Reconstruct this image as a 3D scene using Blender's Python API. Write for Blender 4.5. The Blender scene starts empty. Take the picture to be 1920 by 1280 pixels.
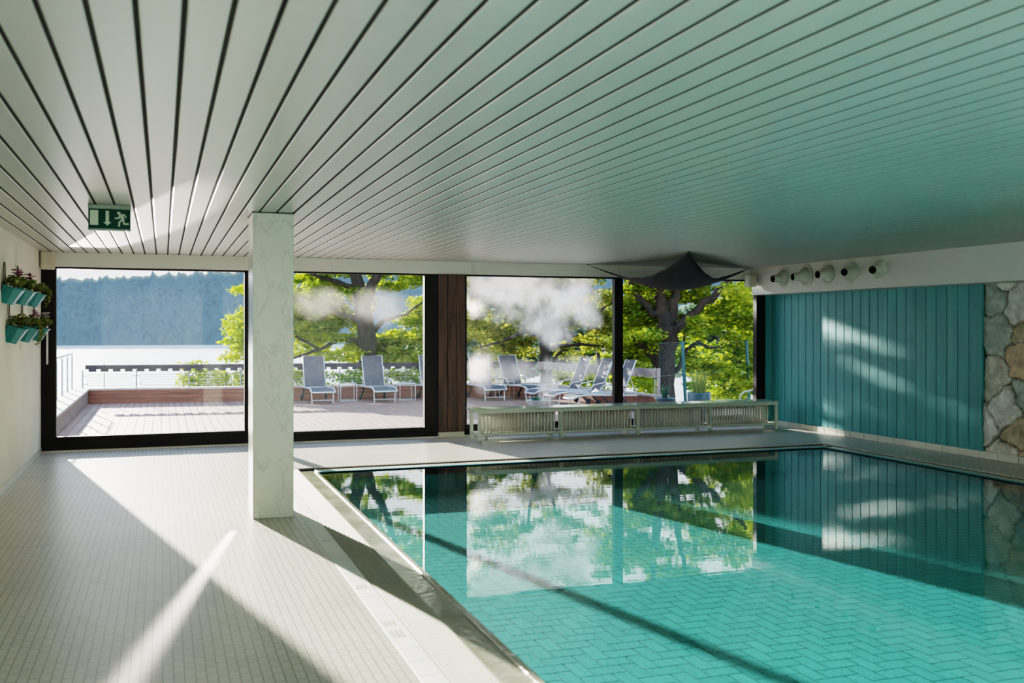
import bpy, math, random
import numpy as np
from mathutils import Vector, Matrix
random.seed(7); rng = np.random.default_rng(7)
scene = bpy.context.scene
C = scene.collection
PI = math.pi

# ------------------------------------------------------------------ camera numbers (from the photo's vanishing points)
TH, Y0, F, HC = .3414, 614.2, 1843.2, 1.6
cT, sT = math.cos(TH), math.sin(TH)
def at(px, py, d):
    """point seen at a photo pixel at distance d in front of the lens"""
    xc = (px-960)/F*d
    return Vector((xc*cT+d*sT, -xc*sT+d*cT, HC-(py-Y0)*d/F))

H = 2.57           # ceiling height
XL, XR = -1.47, 9.5
YW = 13.9
ZD = -.15          # terrace level

# ------------------------------------------------------------------ materials
def mat(name, col=(.8,.8,.8), rough=.5, metal=0, spec=.5, noise=None, bump=None, var=None, emis=None, coat=0):
    m = bpy.data.materials.new(name); m.use_nodes = True
    nt = m.node_tree; b = nt.nodes['Principled BSDF']
    b.inputs['Base Color'].default_value = (*col, 1)
    b.inputs['Roughness'].default_value = rough
    b.inputs['Metallic'].default_value = metal
    b.inputs['Specular IOR Level'].default_value = spec
    b.inputs['Coat Weight'].default_value = coat
    if emis:
        b.inputs['Emission Color'].default_value = (*emis[0], 1); b.inputs['Emission Strength'].default_value = emis[1]
    tc = nt.nodes.new('ShaderNodeTexCoord')
    if noise:   # (scale vec, color2, detail, lo, hi)
        mp = nt.nodes.new('ShaderNodeMapping'); mp.inputs['Scale'].default_value = noise[0]
        nt.links.new(tc.outputs['Object'], mp.inputs['Vector'])
        n = nt.nodes.new('ShaderNodeTexNoise'); n.inputs['Scale'].default_value = 1; n.inputs['Detail'].default_value = noise[2]
        nt.links.new(mp.outputs[0], n.inputs['Vector'])
        r = nt.nodes.new('ShaderNodeMapRange'); r.inputs[1].default_value = noise[3]; r.inputs[2].default_value = noise[4]
        nt.links.new(n.outputs[0], r.inputs[0])
        mx = nt.nodes.new('ShaderNodeMix'); mx.data_type = 'RGBA'
        mx.inputs[6].default_value = (*col, 1); mx.inputs[7].default_value = (*noise[1], 1)
        nt.links.new(r.outputs[0], mx.inputs[0]); nt.links.new(mx.outputs[2], b.inputs['Base Color'])
    if bump:    # (scale vec, strength, detail)
        mp = nt.nodes.new('ShaderNodeMapping'); mp.inputs['Scale'].default_value = bump[0]
        nt.links.new(tc.outputs['Object'], mp.inputs['Vector'])
        n = nt.nodes.new('ShaderNodeTexNoise'); n.inputs['Scale'].default_value = 1; n.inputs['Detail'].default_value = bump[2]
        nt.links.new(mp.outputs[0], n.inputs['Vector'])
        bp = nt.nodes.new('ShaderNodeBump'); bp.inputs['Strength'].default_value = bump[1]; bp.inputs['Distance'].default_value = .02
        nt.links.new(n.outputs[0], bp.inputs['Height']); nt.links.new(bp.outputs[0], b.inputs['Normal'])
    return m

M = {}
M['ceil'] = mat('ceiling_paint', (.50,.51,.485), .38, noise=((.5,.3,1),(.45,.465,.435),3,.3,.7))
M['dark'] = mat('dark_gap', (.02,.018,.016), .9, noise=((3,3,3),(.03,.028,.025),2,.3,.7))
M['plaster'] = mat('cream_plaster', (.80,.77,.69), .8, noise=((1.5,1.5,1.5),(.74,.70,.61),5,.35,.7), bump=((9,9,9),.6,6))
M['white'] = mat('white_paint', (.76,.75,.70), .55, noise=((.7,.7,.7),(.70,.69,.64),3,.3,.7))
M['black'] = mat('black_metal', (.006,.0055,.0055), .45, spec=.2, noise=((4,4,4),(.010,.009,.009),2,.3,.7))
M['wood'] = mat('dark_stained_wood', (.10,.045,.028), .45, noise=((28,28,1.2),(.025,.013,.010),6,.35,.65), bump=((60,60,2),.4,4))
M['marble'] = mat('grey_marble', (.66,.68,.62), .22)
M['teal'] = mat('teal_painted_wood', (.075,.33,.34), .42, noise=((9,9,.7),(.05,.27,.285),5,.35,.65), bump=((70,70,2.5),.25,4))
M['tealpot'] = mat('teal_enamel', (.012,.19,.20), .3, noise=((3,3,3),(.01,.15,.17),2,.3,.7))
M['rad'] = mat('radiator_enamel', (.80,.78,.69), .35, noise=((4,4,4),(.74,.72,.64),2,.3,.7))
M['frame'] = mat('pale_green_steel', (.62,.68,.58), .4, noise=((2,2,2),(.57,.63,.54),2,.3,.7))
M['slab'] = mat('polished_slab', (.55,.66,.58), .08, noise=((1.5,6,1),(.42,.54,.46),6,.4,.65))
M['nozzle'] = mat('nozzle_plastic', (.66,.68,.58), .45, noise=((4,4,4),(.6,.62,.53),2,.3,.7))
M['signg'] = mat('sign_green', (.002,.045,.03), .6, spec=.2, noise=((4,4,4),(.004,.06,.042),2,.3,.7))
M['signw'] = mat('sign_pale', (.50,.62,.48), .5, noise=((9,9,9),(.55,.66,.52),2,.3,.7))
M['signr'] = mat('sign_rail', (.16,.22,.18), .4, metal=.3, noise=((4,4,4),(.2,.26,.22),2,.3,.7))
M['deck'] = mat('deck_boards', (.36,.225,.18), .6, noise=((9,.9,1),(.25,.155,.12),4,.35,.7))
M['deckgap'] = mat('deck_gap', (.05,.035,.03), .9, noise=((3,3,3),(.07,.05,.04),2,.3,.7))
M['clad'] = mat('brown_cladding', (.33,.14,.09), .6, noise=((1.2,1.2,14),(.20,.085,.06),5,.35,.7))
M['stonecap'] = mat('weathered_cap', (.42,.36,.33), .8, noise=((6,6,6),(.58,.52,.48),6,.35,.7))
M['rock'] = mat('rough_parapet', (.22,.17,.15), .85, noise=((9,9,9),(.33,.27,.24),6,.4,.65))
M['rail'] = mat('galvanised_rail', (.30,.33,.35), .4, metal=.6, noise=((6,6,6),(.4,.43,.45),2,.3,.7))
M['beam'] = mat('dark_board', (.035,.032,.04), .7, noise=((1,1,20),(.06,.055,.065),4,.35,.7))
M['beam2'] = mat('pale_board', (.32,.27,.26), .75, noise=((2,2,20),(.45,.40,.38),4,.35,.7))  # pale tone, much lighter than dark_board
M['sling'] = mat('grey_sling', (.075,.075,.085), .65, noise=((8,8,8),(.115,.115,.125),3,.35,.7))
M['alu'] = mat('white_aluminium', (.70,.72,.74), .35, metal=.2, noise=((4,4,4),(.62,.64,.67),2,.3,.7))
M['rubber'] = mat('dark_rubber', (.04,.05,.06), .6, noise=((4,4,4),(.06,.07,.08),2,.3,.7))
M['bark'] = mat('bark', (.05,.036,.027), .9, noise=((9,9,2.5),(.022,.017,.014),6,.35,.65), bump=((22,22,5),.9,5))
M['sail'] = mat('charcoal_cloth', (.028,.026,.03), .75, noise=((30,30,30),(.045,.042,.047),3,.35,.7))
M['post'] = mat('green_post', (.02,.11,.12), .5, noise=((4,4,4),(.03,.14,.15),2,.3,.7))
M['wire'] = mat('wire_mesh', (.12,.2,.2), .5, metal=.4, noise=((4,4,4),(.2,.28,.28),2,.3,.7))
M['planter'] = mat('blue_planter', (.035,.085,.11), .35, noise=((3,3,3),(.06,.13,.16),3,.3,.7))
M['bowl'] = mat('concrete_bowl', (.45,.46,.46), .7, noise=((9,9,9),(.33,.35,.36),5,.3,.7))
M['box'] = mat('cream_plastic', (.62,.57,.45), .5, noise=((3,3,3),(.57,.52,.41),2,.3,.7))
M['shade'] = mat('frosted_shade', (.85,.68,.52), .5, noise=((3,3,3),(.9,.75,.6),2,.3,.7), emis=((1,.75,.5),.35))
M['basin'] = mat('pool_tile', (.10,.47,.45), .45)
M['basin_w'] = mat('pool_wall_paint', (.02,.26,.30), .5, noise=((9,9,1),(.015,.22,.26),3,.35,.65))
M['grout'] = mat('pool_grout', (.01,.13,.14), .8, noise=((3,3,3),(.04,.26,.27),2,.3,.7))
M['coping'] = mat('pool_coping', (.68,.67,.58), .25, noise=((3,3,3),(.6,.6,.52),4,.35,.7))
M['gutter'] = mat('wet_gutter', (.24,.25,.19), .12, noise=((4,2.2,4),(.40,.40,.34),6,.42,.62), bump=((14,14,14),.3,5))
M['marker'] = mat('white_marker_tile', (.86,.86,.83), .55, spec=.3, noise=((3,1.2,3),(.74,.75,.73),4,.4,.65))
M['rib'] = mat('ribbed_tile', (.44,.43,.37), .7, spec=.1, noise=((3,1.5,3),(.37,.365,.31),4,.35,.7))
M['marks'] = mat('grey_marking', (.42,.44,.41), .4, noise=((3,3,3),(.5,.52,.49),2,.3,.7))
M['petw'] = mat('white_petal', (.75,.72,.74), .6, noise=((30,30,30),(.6,.5,.6),2,.4,.7))
M['petp'] = mat('purple_petal', (.16,.012,.08), .6, noise=((30,30,30),(.28,.02,.13),2,.4,.7))
M['soil'] = mat('soil', (.03,.02,.015), .9, noise=((20,20,20),(.05,.035,.025),3,.4,.7))

def leafmat(name, c1, c2, trans=.55):
    m = bpy.data.materials.new(name); m.use_nodes = True
    nt = m.node_tree; nt.nodes.clear()
    o = nt.nodes.new('ShaderNodeOutputMaterial')
    at_ = nt.nodes.new('ShaderNodeAttribute'); at_.attribute_name = 'tint'
    mx = nt.nodes.new('ShaderNodeMix'); mx.data_type = 'RGBA'
    mx.inputs[6].default_value = (*c1, 1); mx.inputs[7].default_value = (*c2, 1)
    nt.links.new(at_.outputs['Fac'], mx.inputs[0])
    d = nt.nodes.new('ShaderNodeBsdfDiffuse'); t = nt.nodes.new('ShaderNodeBsdfTranslucent'); g = nt.nodes.new('ShaderNodeBsdfGlossy')
    g.inputs['Roughness'].default_value = .45; g.inputs['Color'].default_value = (1,1,1,1)
    for n in (d, t): nt.links.new(mx.outputs[2], n.inputs['Color'])
    s = nt.nodes.new('ShaderNodeMixShader'); s.inputs[0].default_value = trans
    nt.links.new(d.outputs[0], s.inputs[1]); nt.links.new(t.outputs[0], s.inputs[2])
    s2 = nt.nodes.new('ShaderNodeMixShader'); s2.inputs[0].default_value = .05
    nt.links.new(s.outputs[0], s2.inputs[1]); nt.links.new(g.outputs[0], s2.inputs[2])
    nt.links.new(s2.outputs[0], o.inputs[0])
    return m
M['leaf'] = leafmat('maple_leaves', (.07,.17,.008), (.62,.66,.04))
M['leaf2'] = leafmat('olive_leaves', (.09,.15,.02), (.48,.45,.06))
M['leaf3'] = leafmat('deep_leaves', (.04,.13,.01), (.34,.50,.03))
M['leafpot'] = leafmat('pot_leaves', (.05,.11,.02), (.30,.32,.07), .3)
M['grass'] = leafmat('reed_blades', (.12,.24,.06), (.45,.42,.15), .4)
M['agave'] = leafmat('blue_green_blades', (.02,.10,.08), (.10,.24,.16), .2)

# marble veins
def marble():
    nt = M['marble'].node_tree; b = nt.nodes['Principled BSDF']
    tc = nt.nodes['Texture Coordinate'] if 'Texture Coordinate' in nt.nodes else nt.nodes.new('ShaderNodeTexCoord')
    mp = nt.nodes.new('ShaderNodeMapping'); mp.inputs['Rotation'].default_value = (.4,.9,.3); mp.inputs['Scale'].default_value = (1.3,1.3,.8)
    nt.links.new(tc.outputs['Object'], mp.inputs[0])
    n = nt.nodes.new('ShaderNodeTexNoise'); n.inputs['Scale'].default_value = 3.2; n.inputs['Detail'].default_value = 9; n.inputs['Roughness'].default_value = .62; n.inputs['Distortion'].default_value = .8
    nt.links.new(mp.outputs[0], n.inputs[0])
    r = nt.nodes.new('ShaderNodeValToRGB')
    e = r.color_ramp.elements; e[0].position = .470; e[0].color = (.60,.63,.565,1); e[1].position = .53; e[1].color = (.60,.63,.565,1)
    x = r.color_ramp.elements.new(.497); x.color = (.47,.50,.44,1)
    x = r.color_ramp.elements.new(.512); x.color = (.58,.61,.545,1)
    nt.links.new(n.outputs[0], r.inputs[0]); nt.links.new(r.outputs[0], b.inputs['Base Color'])
marble()

def floor_mat():
    m = bpy.data.materials.new('floor_tiles'); m.use_nodes = True
    nt = m.node_tree; b = nt.nodes['Principled BSDF']; L = nt.links.new
    b.inputs['Roughness'].default_value = .36; b.inputs['Specular IOR Level'].default_value = .5
    tc = nt.nodes.new('ShaderNodeTexCoord')
    mp = nt.nodes.new('ShaderNodeMapping'); mp.inputs['Rotation'].default_value = (0,0,PI/2)
    L(tc.outputs['Object'], mp.inputs[0])
    br = nt.nodes.new('ShaderNodeTexBrick'); br.offset = .5
    br.inputs['Color1'].default_value = (.60,.57,.51,1); br.inputs['Color2'].default_value = (.54,.515,.465,1); br.inputs['Mortar'].default_value = (.22,.21,.19,1)
    br.inputs['Scale'].default_value = 1; br.inputs['Brick Width'].default_value = .10; br.inputs['Row Height'].default_value = .048; br.inputs['Mortar Size'].default_value = .0027
    br.inputs['Mortar Smooth'].default_value = .2
    L(mp.outputs[0], br.inputs[0])
    n = nt.nodes.new('ShaderNodeTexNoise'); n.inputs['Scale'].default_value = 1.1; n.inputs['Detail'].default_value = 6
    L(tc.outputs['Object'], n.inputs[0])
    r = nt.nodes.new('ShaderNodeMapRange'); r.inputs[1].default_value = .3; r.inputs[2].default_value = .75; r.inputs[3].default_value = .9; r.inputs[4].default_value = 1.08
    L(n.outputs[0], r.inputs[0])
    mu = nt.nodes.new('ShaderNodeVectorMath'); mu.operation = 'SCALE'; L(br.outputs[0], mu.inputs[0]); L(r.outputs[0], mu.inputs['Scale'])
    # joints running across every 3.7 m
    sp = nt.nodes.new('ShaderNodeSeparateXYZ'); L(tc.outputs['Object'], sp.inputs[0])
    a = nt.nodes.new('ShaderNodeMath'); a.operation = 'SUBTRACT'; L(sp.outputs[1], a.inputs[0]); a.inputs[1].default_value = 7.95-3.7*4
    f = nt.nodes.new('ShaderNodeMath'); f.operation = 'MODULO'; L(a.outputs[0], f.inputs[0]); f.inputs[1].default_value = 3.7
    l = nt.nodes.new('ShaderNodeMath'); l.operation = 'LESS_THAN'; L(f.outputs[0], l.inputs[0]); l.inputs[1].default_value = .014
    mx = nt.nodes.new('ShaderNodeMix'); mx.data_type = 'RGBA'; L(l.outputs[0], mx.inputs[0]); L(mu.outputs[0], mx.inputs[6]); mx.inputs[7].default_value = (.30,.28,.25,1)
    L(mx.outputs[2], b.inputs['Base Color'])
    bp = nt.nodes.new('ShaderNodeBump'); bp.inputs['Strength'].default_value = .10; bp.inputs['Distance'].default_value = .002; bp.invert = True
    L(br.outputs[1], bp.inputs['Height']); L(bp.outputs[0], b.inputs['Normal'])
    return m
M['floor'] = floor_mat()

def basin_col():
    nt = M['basin'].node_tree; b = nt.nodes['Principled BSDF']
    a = nt.nodes.new('ShaderNodeAttribute'); a.attribute_name = 'tint'
    mx = nt.nodes.new('ShaderNodeMix'); mx.data_type = 'RGBA'; mx.inputs[6].default_value = (.085,.40,.405,1); mx.inputs[7].default_value = (.105,.455,.46,1)
    nt.links.new(a.outputs['Fac'], mx.inputs[0]); nt.links.new(mx.outputs[2], b.inputs['Base Color'])
basin_col()

def glassy(name, tint, ior, rough=0., bump=None, haze=None, two=1.):
    """clear sheet: Fresnel mix of mirror reflection and tinted transmission, optional patches of mist and painted reflection"""
    m = bpy.data.materials.new(name); m.use_nodes = True
    nt = m.node_tree; nt.nodes.clear(); L = nt.links.new
    o = nt.nodes.new('ShaderNodeOutputMaterial')
    # Schlick reflectance, the same from both sides of the sheet
    F0 = ((ior-1)/(ior+1))**2
    ge = nt.nodes.new('ShaderNodeNewGeometry')
    dt = nt.nodes.new('ShaderNodeVectorMath'); dt.operation = 'DOT_PRODUCT'; L(ge.outputs['Incoming'], dt.inputs[0]); L(ge.outputs['True Normal'], dt.inputs[1])
    def m1(op, a, b_, c_=None):
        q = nt.nodes.new('ShaderNodeMath'); q.operation = op
        for i, v in enumerate((a, b_, c_)):
            if v is None: continue
            if isinstance(v, bpy.types.NodeSocket): L(v, q.inputs[i])
            else: q.inputs[i].default_value = v
        return q.outputs[0]
    ab = m1('ABSOLUTE', dt.outputs['Value'], None)
    om = m1('SUBTRACT', 1., ab); pw = m1('POWER', om, 5.)
    frs = m1('MULTIPLY_ADD', pw, 1-F0, F0)
    t = nt.nodes.new('ShaderNodeBsdfTransparent'); t.inputs[0].default_value = (*tint, 1)
    g = nt.nodes.new('ShaderNodeBsdfGlossy'); g.inputs['Roughness'].default_value = rough; g.inputs['Color'].default_value = (1,1,1,1)
    s = nt.nodes.new('ShaderNodeMixShader'); L(t.outputs[0], s.inputs[1]); L(g.outputs[0], s.inputs[2])
    mu = nt.nodes.new('ShaderNodeMath'); mu.operation = 'MULTIPLY'; mu.inputs[1].default_value = two; mu.use_clamp = True
    L(frs, mu.inputs[0]); L(mu.outputs[0], s.inputs[0])
    tc = nt.nodes.new('ShaderNodeTexCoord')
    if bump:
        prev = None
        for sc, st, dist, det in bump:
            mp = nt.nodes.new('ShaderNodeMapping'); mp.inputs['Scale'].default_value = sc; L(tc.outputs['Object'], mp.inputs[0])
            n = nt.nodes.new('ShaderNodeTexNoise'); n.inputs['Scale'].default_value = 1; n.inputs['Detail'].default_value = det; L(mp.outputs[0], n.inputs[0])
            bp = nt.nodes.new('ShaderNodeBump'); bp.inputs['Strength'].default_value = st; bp.inputs['Distance'].default_value = dist
            L(n.outputs[0], bp.inputs['Height'])
            if prev: L(prev.outputs[0], bp.inputs['Normal'])
            prev = bp
        L(prev.outputs[0], g.inputs['Normal'])
    out = s
    if haze:    # mist and painted reflections, list of (cx, cz, rx, rz, amount) in object coordinates
        sp = nt.nodes.new('ShaderNodeSeparateXYZ'); L(tc.outputs['Object'], sp.inputs[0])
        n = nt.nodes.new('ShaderNodeTexNoise'); n.inputs['Scale'].default_value = 1.9; n.inputs['Detail'].default_value = 4; n.inputs['Roughness'].default_value = .55
        L(tc.outputs['Object'], n.inputs[0])
        acc = None
        def mth(op, a, b_=None, clamp=False):
            q = nt.nodes.new('ShaderNodeMath'); q.operation = op; q.use_clamp = clamp
            for i, v in enumerate((a, b_)):
                if v is None: continue
                if hasattr(v, 'outputs'): L(v.outputs[0], q.inputs[i])
                elif isinstance(v, bpy.types.NodeSocket): L(v, q.inputs[i])
                else: q.inputs[i].default_value = v
            return q
        nn = mth('MULTIPLY', mth('SUBTRACT', n.outputs[0], .5), 2.6)
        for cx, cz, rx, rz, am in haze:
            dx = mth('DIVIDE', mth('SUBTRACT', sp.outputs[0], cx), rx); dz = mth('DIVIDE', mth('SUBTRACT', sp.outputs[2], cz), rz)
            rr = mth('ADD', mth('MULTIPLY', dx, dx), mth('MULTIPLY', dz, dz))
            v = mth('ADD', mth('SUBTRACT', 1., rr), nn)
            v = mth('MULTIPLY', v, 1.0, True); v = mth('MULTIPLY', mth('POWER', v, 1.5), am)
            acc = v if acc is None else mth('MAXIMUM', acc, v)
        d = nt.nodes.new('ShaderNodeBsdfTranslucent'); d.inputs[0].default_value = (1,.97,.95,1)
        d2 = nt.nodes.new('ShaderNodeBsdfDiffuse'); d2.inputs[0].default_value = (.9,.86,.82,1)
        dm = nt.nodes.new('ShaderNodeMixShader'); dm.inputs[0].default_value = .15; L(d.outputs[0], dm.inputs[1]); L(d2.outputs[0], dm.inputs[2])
        s3 = nt.nodes.new('ShaderNodeMixShader'); em = nt.nodes.new('ShaderNodeEmission'); em.inputs[0].default_value = (1,.95,.92,1); em.inputs[1].default_value = .28  # patches also glow: emission added to whiten them
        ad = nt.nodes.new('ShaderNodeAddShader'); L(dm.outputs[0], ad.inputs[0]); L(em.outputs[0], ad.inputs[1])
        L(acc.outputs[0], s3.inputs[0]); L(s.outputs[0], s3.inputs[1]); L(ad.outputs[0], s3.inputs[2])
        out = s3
    L(out.outputs[0], o.inputs[0])
    return m
M['glass1'] = glassy('door_glass', (.97,.98,.97), 1.5, two=.75)
M['glass2'] = glassy('door_glass_painted_reflection', (.97,.98,.97), 1.5, two=.75, haze=[(2.05,1.98,.45,.3,.07),(2.9,1.9,.5,.35,.07)])  # faint pale patches painted in for a reflection on the pane
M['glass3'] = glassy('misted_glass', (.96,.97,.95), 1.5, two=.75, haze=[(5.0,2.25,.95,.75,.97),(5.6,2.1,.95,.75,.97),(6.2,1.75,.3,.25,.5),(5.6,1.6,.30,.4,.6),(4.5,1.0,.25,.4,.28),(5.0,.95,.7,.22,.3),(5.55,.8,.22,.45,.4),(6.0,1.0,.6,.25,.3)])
M['glass4'] = glassy('window_glass', (.97,.98,.97), 1.5, two=.75)
M['water'] = glassy('pool_water', (.80,.965,.955), 1.36, bump=[((2.2,9,5),.10,.004,3),((.6,1.2,1),.10,.006,2)], two=1.1)

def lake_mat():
    m = mat('misty_lake', (.40,.43,.45), .35, noise=((.03,.22,1),(.62,.63,.62),7,.42,.58), bump=((.25,1.4,1),.25,4), emis=((.85,.92,1),.10))  # brightness of the mist put in as weak emission
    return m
M['lake'] = lake_mat()

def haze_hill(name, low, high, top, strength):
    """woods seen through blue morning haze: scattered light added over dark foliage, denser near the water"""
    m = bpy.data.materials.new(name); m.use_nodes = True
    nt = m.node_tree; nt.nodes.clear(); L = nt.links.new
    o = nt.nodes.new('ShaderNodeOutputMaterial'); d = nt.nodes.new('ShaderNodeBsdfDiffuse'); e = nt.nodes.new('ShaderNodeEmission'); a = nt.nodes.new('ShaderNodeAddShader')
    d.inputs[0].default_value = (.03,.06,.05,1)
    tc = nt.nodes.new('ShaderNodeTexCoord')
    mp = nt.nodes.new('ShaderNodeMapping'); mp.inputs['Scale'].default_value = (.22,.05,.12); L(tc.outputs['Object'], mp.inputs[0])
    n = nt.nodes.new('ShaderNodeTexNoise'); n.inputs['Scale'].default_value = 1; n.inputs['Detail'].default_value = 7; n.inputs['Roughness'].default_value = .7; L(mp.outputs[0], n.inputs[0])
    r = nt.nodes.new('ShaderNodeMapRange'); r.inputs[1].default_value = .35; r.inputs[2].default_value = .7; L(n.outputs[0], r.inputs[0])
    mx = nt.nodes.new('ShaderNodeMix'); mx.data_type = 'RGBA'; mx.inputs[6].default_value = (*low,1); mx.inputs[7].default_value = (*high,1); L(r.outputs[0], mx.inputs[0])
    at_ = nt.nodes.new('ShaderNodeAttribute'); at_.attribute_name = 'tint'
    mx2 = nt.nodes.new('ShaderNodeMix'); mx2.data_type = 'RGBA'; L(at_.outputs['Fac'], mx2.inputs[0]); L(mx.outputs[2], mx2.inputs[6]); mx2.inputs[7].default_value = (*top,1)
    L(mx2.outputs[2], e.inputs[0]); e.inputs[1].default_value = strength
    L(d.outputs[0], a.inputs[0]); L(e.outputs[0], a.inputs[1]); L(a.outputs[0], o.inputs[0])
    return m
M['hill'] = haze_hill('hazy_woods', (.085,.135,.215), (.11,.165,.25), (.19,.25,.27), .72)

# ------------------------------------------------------------------ mesh builder
class MB:
    def __init__(s): s.v = []; s.f = []; s.t = []
    def add(s, vs, fs, tint=0.):
        o = len(s.v); s.v += [tuple(v) for v in vs]; s.f += [tuple(i+o for i in f) for f in fs]; s.t += [tint]*len(fs)
    def box(s, x0, x1, y0, y1, z0, z1, bev=0, mtx=None):
        if bev:
            b = bev; vs = []; 
            for z, k in ((z0, b), (z0+b, 0), (z1-b, 0), (z1, b)):
                for (x, y) in ((x0+k, y0+k), (x1-k, y0+k), (x1-k, y1-k), (x0+k, y1-k)):
                    if k: vs.append((x, y, z))
                    else: vs.append((x, y, z))
            # chamfer vertical edges too
            vs = []
            for z, k in ((z0, b), (z0+b, 0), (z1-b, 0), (z1, b)):
                X0, X1, Y0_, Y1 = x0+k, x1-k, y0+k, y1-k
                q = b
                vs += [(X0+q,Y0_,z),(X1-q,Y0_,z),(X1,Y0_+q,z),(X1,Y1-q,z),(X1-q,Y1,z),(X0+q,Y1,z),(X0,Y1-q,z),(X0,Y0_+q,z)]
            fs = [tuple(range(7,-1,-1)), tuple(range(24,32))]
            for r in range(3):
                for i in range(8):
                    j = (i+1) % 8; fs.append((r*8+i, r*8+j, r*8+8+j, r*8+8+i))
        else:
            vs = [(x0,y0,z0),(x1,y0,z0),(x1,y1,z0),(x0,y1,z0),(x0,y0,z1),(x1,y0,z1),(x1,y1,z1),(x0,y1,z1)]
            fs = [(3,2,1,0),(4,5,6,7),(0,1,5,4),(1,2,6,5),(2,3,7,6),(3,0,4,7)]
        if mtx is not None: vs = [mtx @ Vector(v) for v in vs]
        s.add(vs, fs)
    def tube(s, pts, r, n=8, cap=True, flat=1.):
        pts = [Vector(p) for p in pts]; rs = r if isinstance(r, (list, tuple)) else [r]*len(pts)
        vs = []; up = Vector((0,0,1))
        prev = None
        for i, p in enumerate(pts):
            t = (pts[min(i+1, len(pts)-1)]-pts[max(i-1, 0)]).normalized()
            if prev is None:
                a = t.cross(up if abs(t.z) < .95 else Vector((1,0,0))).normalized()
            else:
                a = (prev - t*prev.dot(t)).normalized()
            prev = a; b = t.cross(a)
            for k in range(n):
                an = 2*PI*k/n; vs.append(p+a*math.cos(an)*rs[i]+b*math.sin(an)*rs[i]*flat)
        fs = []
        for i in range(len(pts)-1):
            for k in range(n):
                j = (k+1) % n; fs.append((i*n+k, i*n+j, (i+1)*n+j, (i+1)*n+k))
        if cap: fs += [tuple(range(n-1,-1,-1)), tuple((len(pts)-1)*n+k for k in range(n))]
        s.add(vs, fs)
    def lathe(s, prof, n=24, origin=(0,0,0), axis=None, closed=False):
        """profile (r, h) turned about an axis through origin"""
        ax = Vector(axis).normalized() if axis else Vector((0,0,1))
        a = ax.orthogonal().normalized(); b = ax.cross(a); o = Vector(origin); vs = []
        for r, h in prof:
            for k in range(n):
                an = 2*PI*k/n; vs.append(o+ax*h+(a*math.cos(an)+b*math.sin(an))*r)
        fs = [(i*n+k, i*n+(k+1)%n, (i+1)*n+(k+1)%n, (i+1)*n+k) for i in range(len(prof)-1) for k in range(n)]
        if closed: fs += [tuple(range(n-1,-1,-1)), tuple((len(prof)-1)*n+k for k in range(n))]
        s.add(vs, fs)
    def quad(s, a, b, c, d): s.add([a,b,c,d], [(0,1,2,3)])
    def build(s, name, material, parent=None, loc=None, smooth=False, tint=False, solid=0):
        me = bpy.data.meshes.new(name); me.from_pydata([tuple(v) for v in s.v], [], s.f); me.update()
        if material: me.materials.append(material)
        if tint:
            a = me.attributes.new('tint', 'FLOAT', 'FACE'); a.data.foreach_set('value', s.t)
        if smooth: me.shade_smooth()
        o = bpy.data.objects.new(name, me); C.objects.link(o)
        if parent is not None: o.parent = parent
        if loc is not None: o.location = loc
        if solid:
            md = o.modifiers.new('s', 'SOLIDIFY'); md.thickness = solid
        return o
def tag(o, label=None, cat=None, group=None, kind=None):
    if label: o['label'] = label
    if cat: o['category'] = cat
    if group: o['group'] = group
    if kind: o['kind'] = kind
    return o
def thing(name, label, cat, loc=(0,0,0), rz=0, group=None, kind=None):
    o = bpy.data.objects.new(name, None); C.objects.link(o); o.location = loc; o.rotation_euler = (0,0,rz); o.empty_display_size = .2
    return tag(o, label, cat, group, kind)
def dup(root, loc, rz, label, group=None):
    r = root.copy(); C.objects.link(r); r.location = loc; r.rotation_euler = (0,0,rz); r['label'] = label
    if group: r['group'] = group
    for ch in list(root.children):
        c = ch.copy(); C.objects.link(c); c.parent = r
        for g in list(ch.children):
            d = g.copy(); C.objects.link(d); d.parent = c
    return r
def bx(name, m, x0, x1, y0, y1, z0, z1, parent=None, bev=0):
    q = MB(); q.box(x0,x1,y0,y1,z0,z1,bev); return q.build(name, m, parent)
def struct(o, label, cat):
    return tag(o, label, cat, kind='structure')

# ------------------------------------------------------------------ room shell
YB = -3.2          # back of the modelled room
PX0, PX1, PY1, PY0 = 1.64, 8.35, 11.03, -2.2    # pool edges
# floor: deck around the pool (flat pieces, one mesh)
q = MB()
q.box(XL-.2, 1.10, YB, YW+.02, -.12, 0)
q.box(1.10, 9.75, 11.36, YW+.02, -.12, 0)
q.box(8.62, 9.75, YB, 11.36, -.12, 0)
q.box(1.10, 8.62, YB, PY0-.2, -.12, 0)
struct(q.build('floor', M['floor']), 'cream mosaic-tiled floor around the pool with long dark joints', 'floor')
# ceiling: slats with dark gaps
q = MB(); p = .1405; c0 = .0627
k0 = int((XL-.3-c0)/p)-1
x = c0+k0*p
while x < 9.8:
    a, b = x+.0085, x+p-.0085
    q.add([(a,YB,H+.012),(a,YB,H+.003),(a+.004,YB,H),(b-.004,YB,H),(b,YB,H+.003),(b,YB,H+.012),
           (a,YW,H+.012),(a,YW,H+.003),(a+.004,YW,H),(b-.004,YW,H),(b,YW,H+.003),(b,YW,H+.012)],
          [(i,i+6,i+7,i+1) for i in range(1,4)])
    x += p
ce = q.build('ceiling', M['ceil']); struct(ce, 'pale slatted ceiling with dark gaps between long boards', 'ceiling')
cb = bx('ceiling_void', M['dark'], XL-.3, 9.9, YB, YW+.3, H+.008, H+.12, ce)
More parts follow.
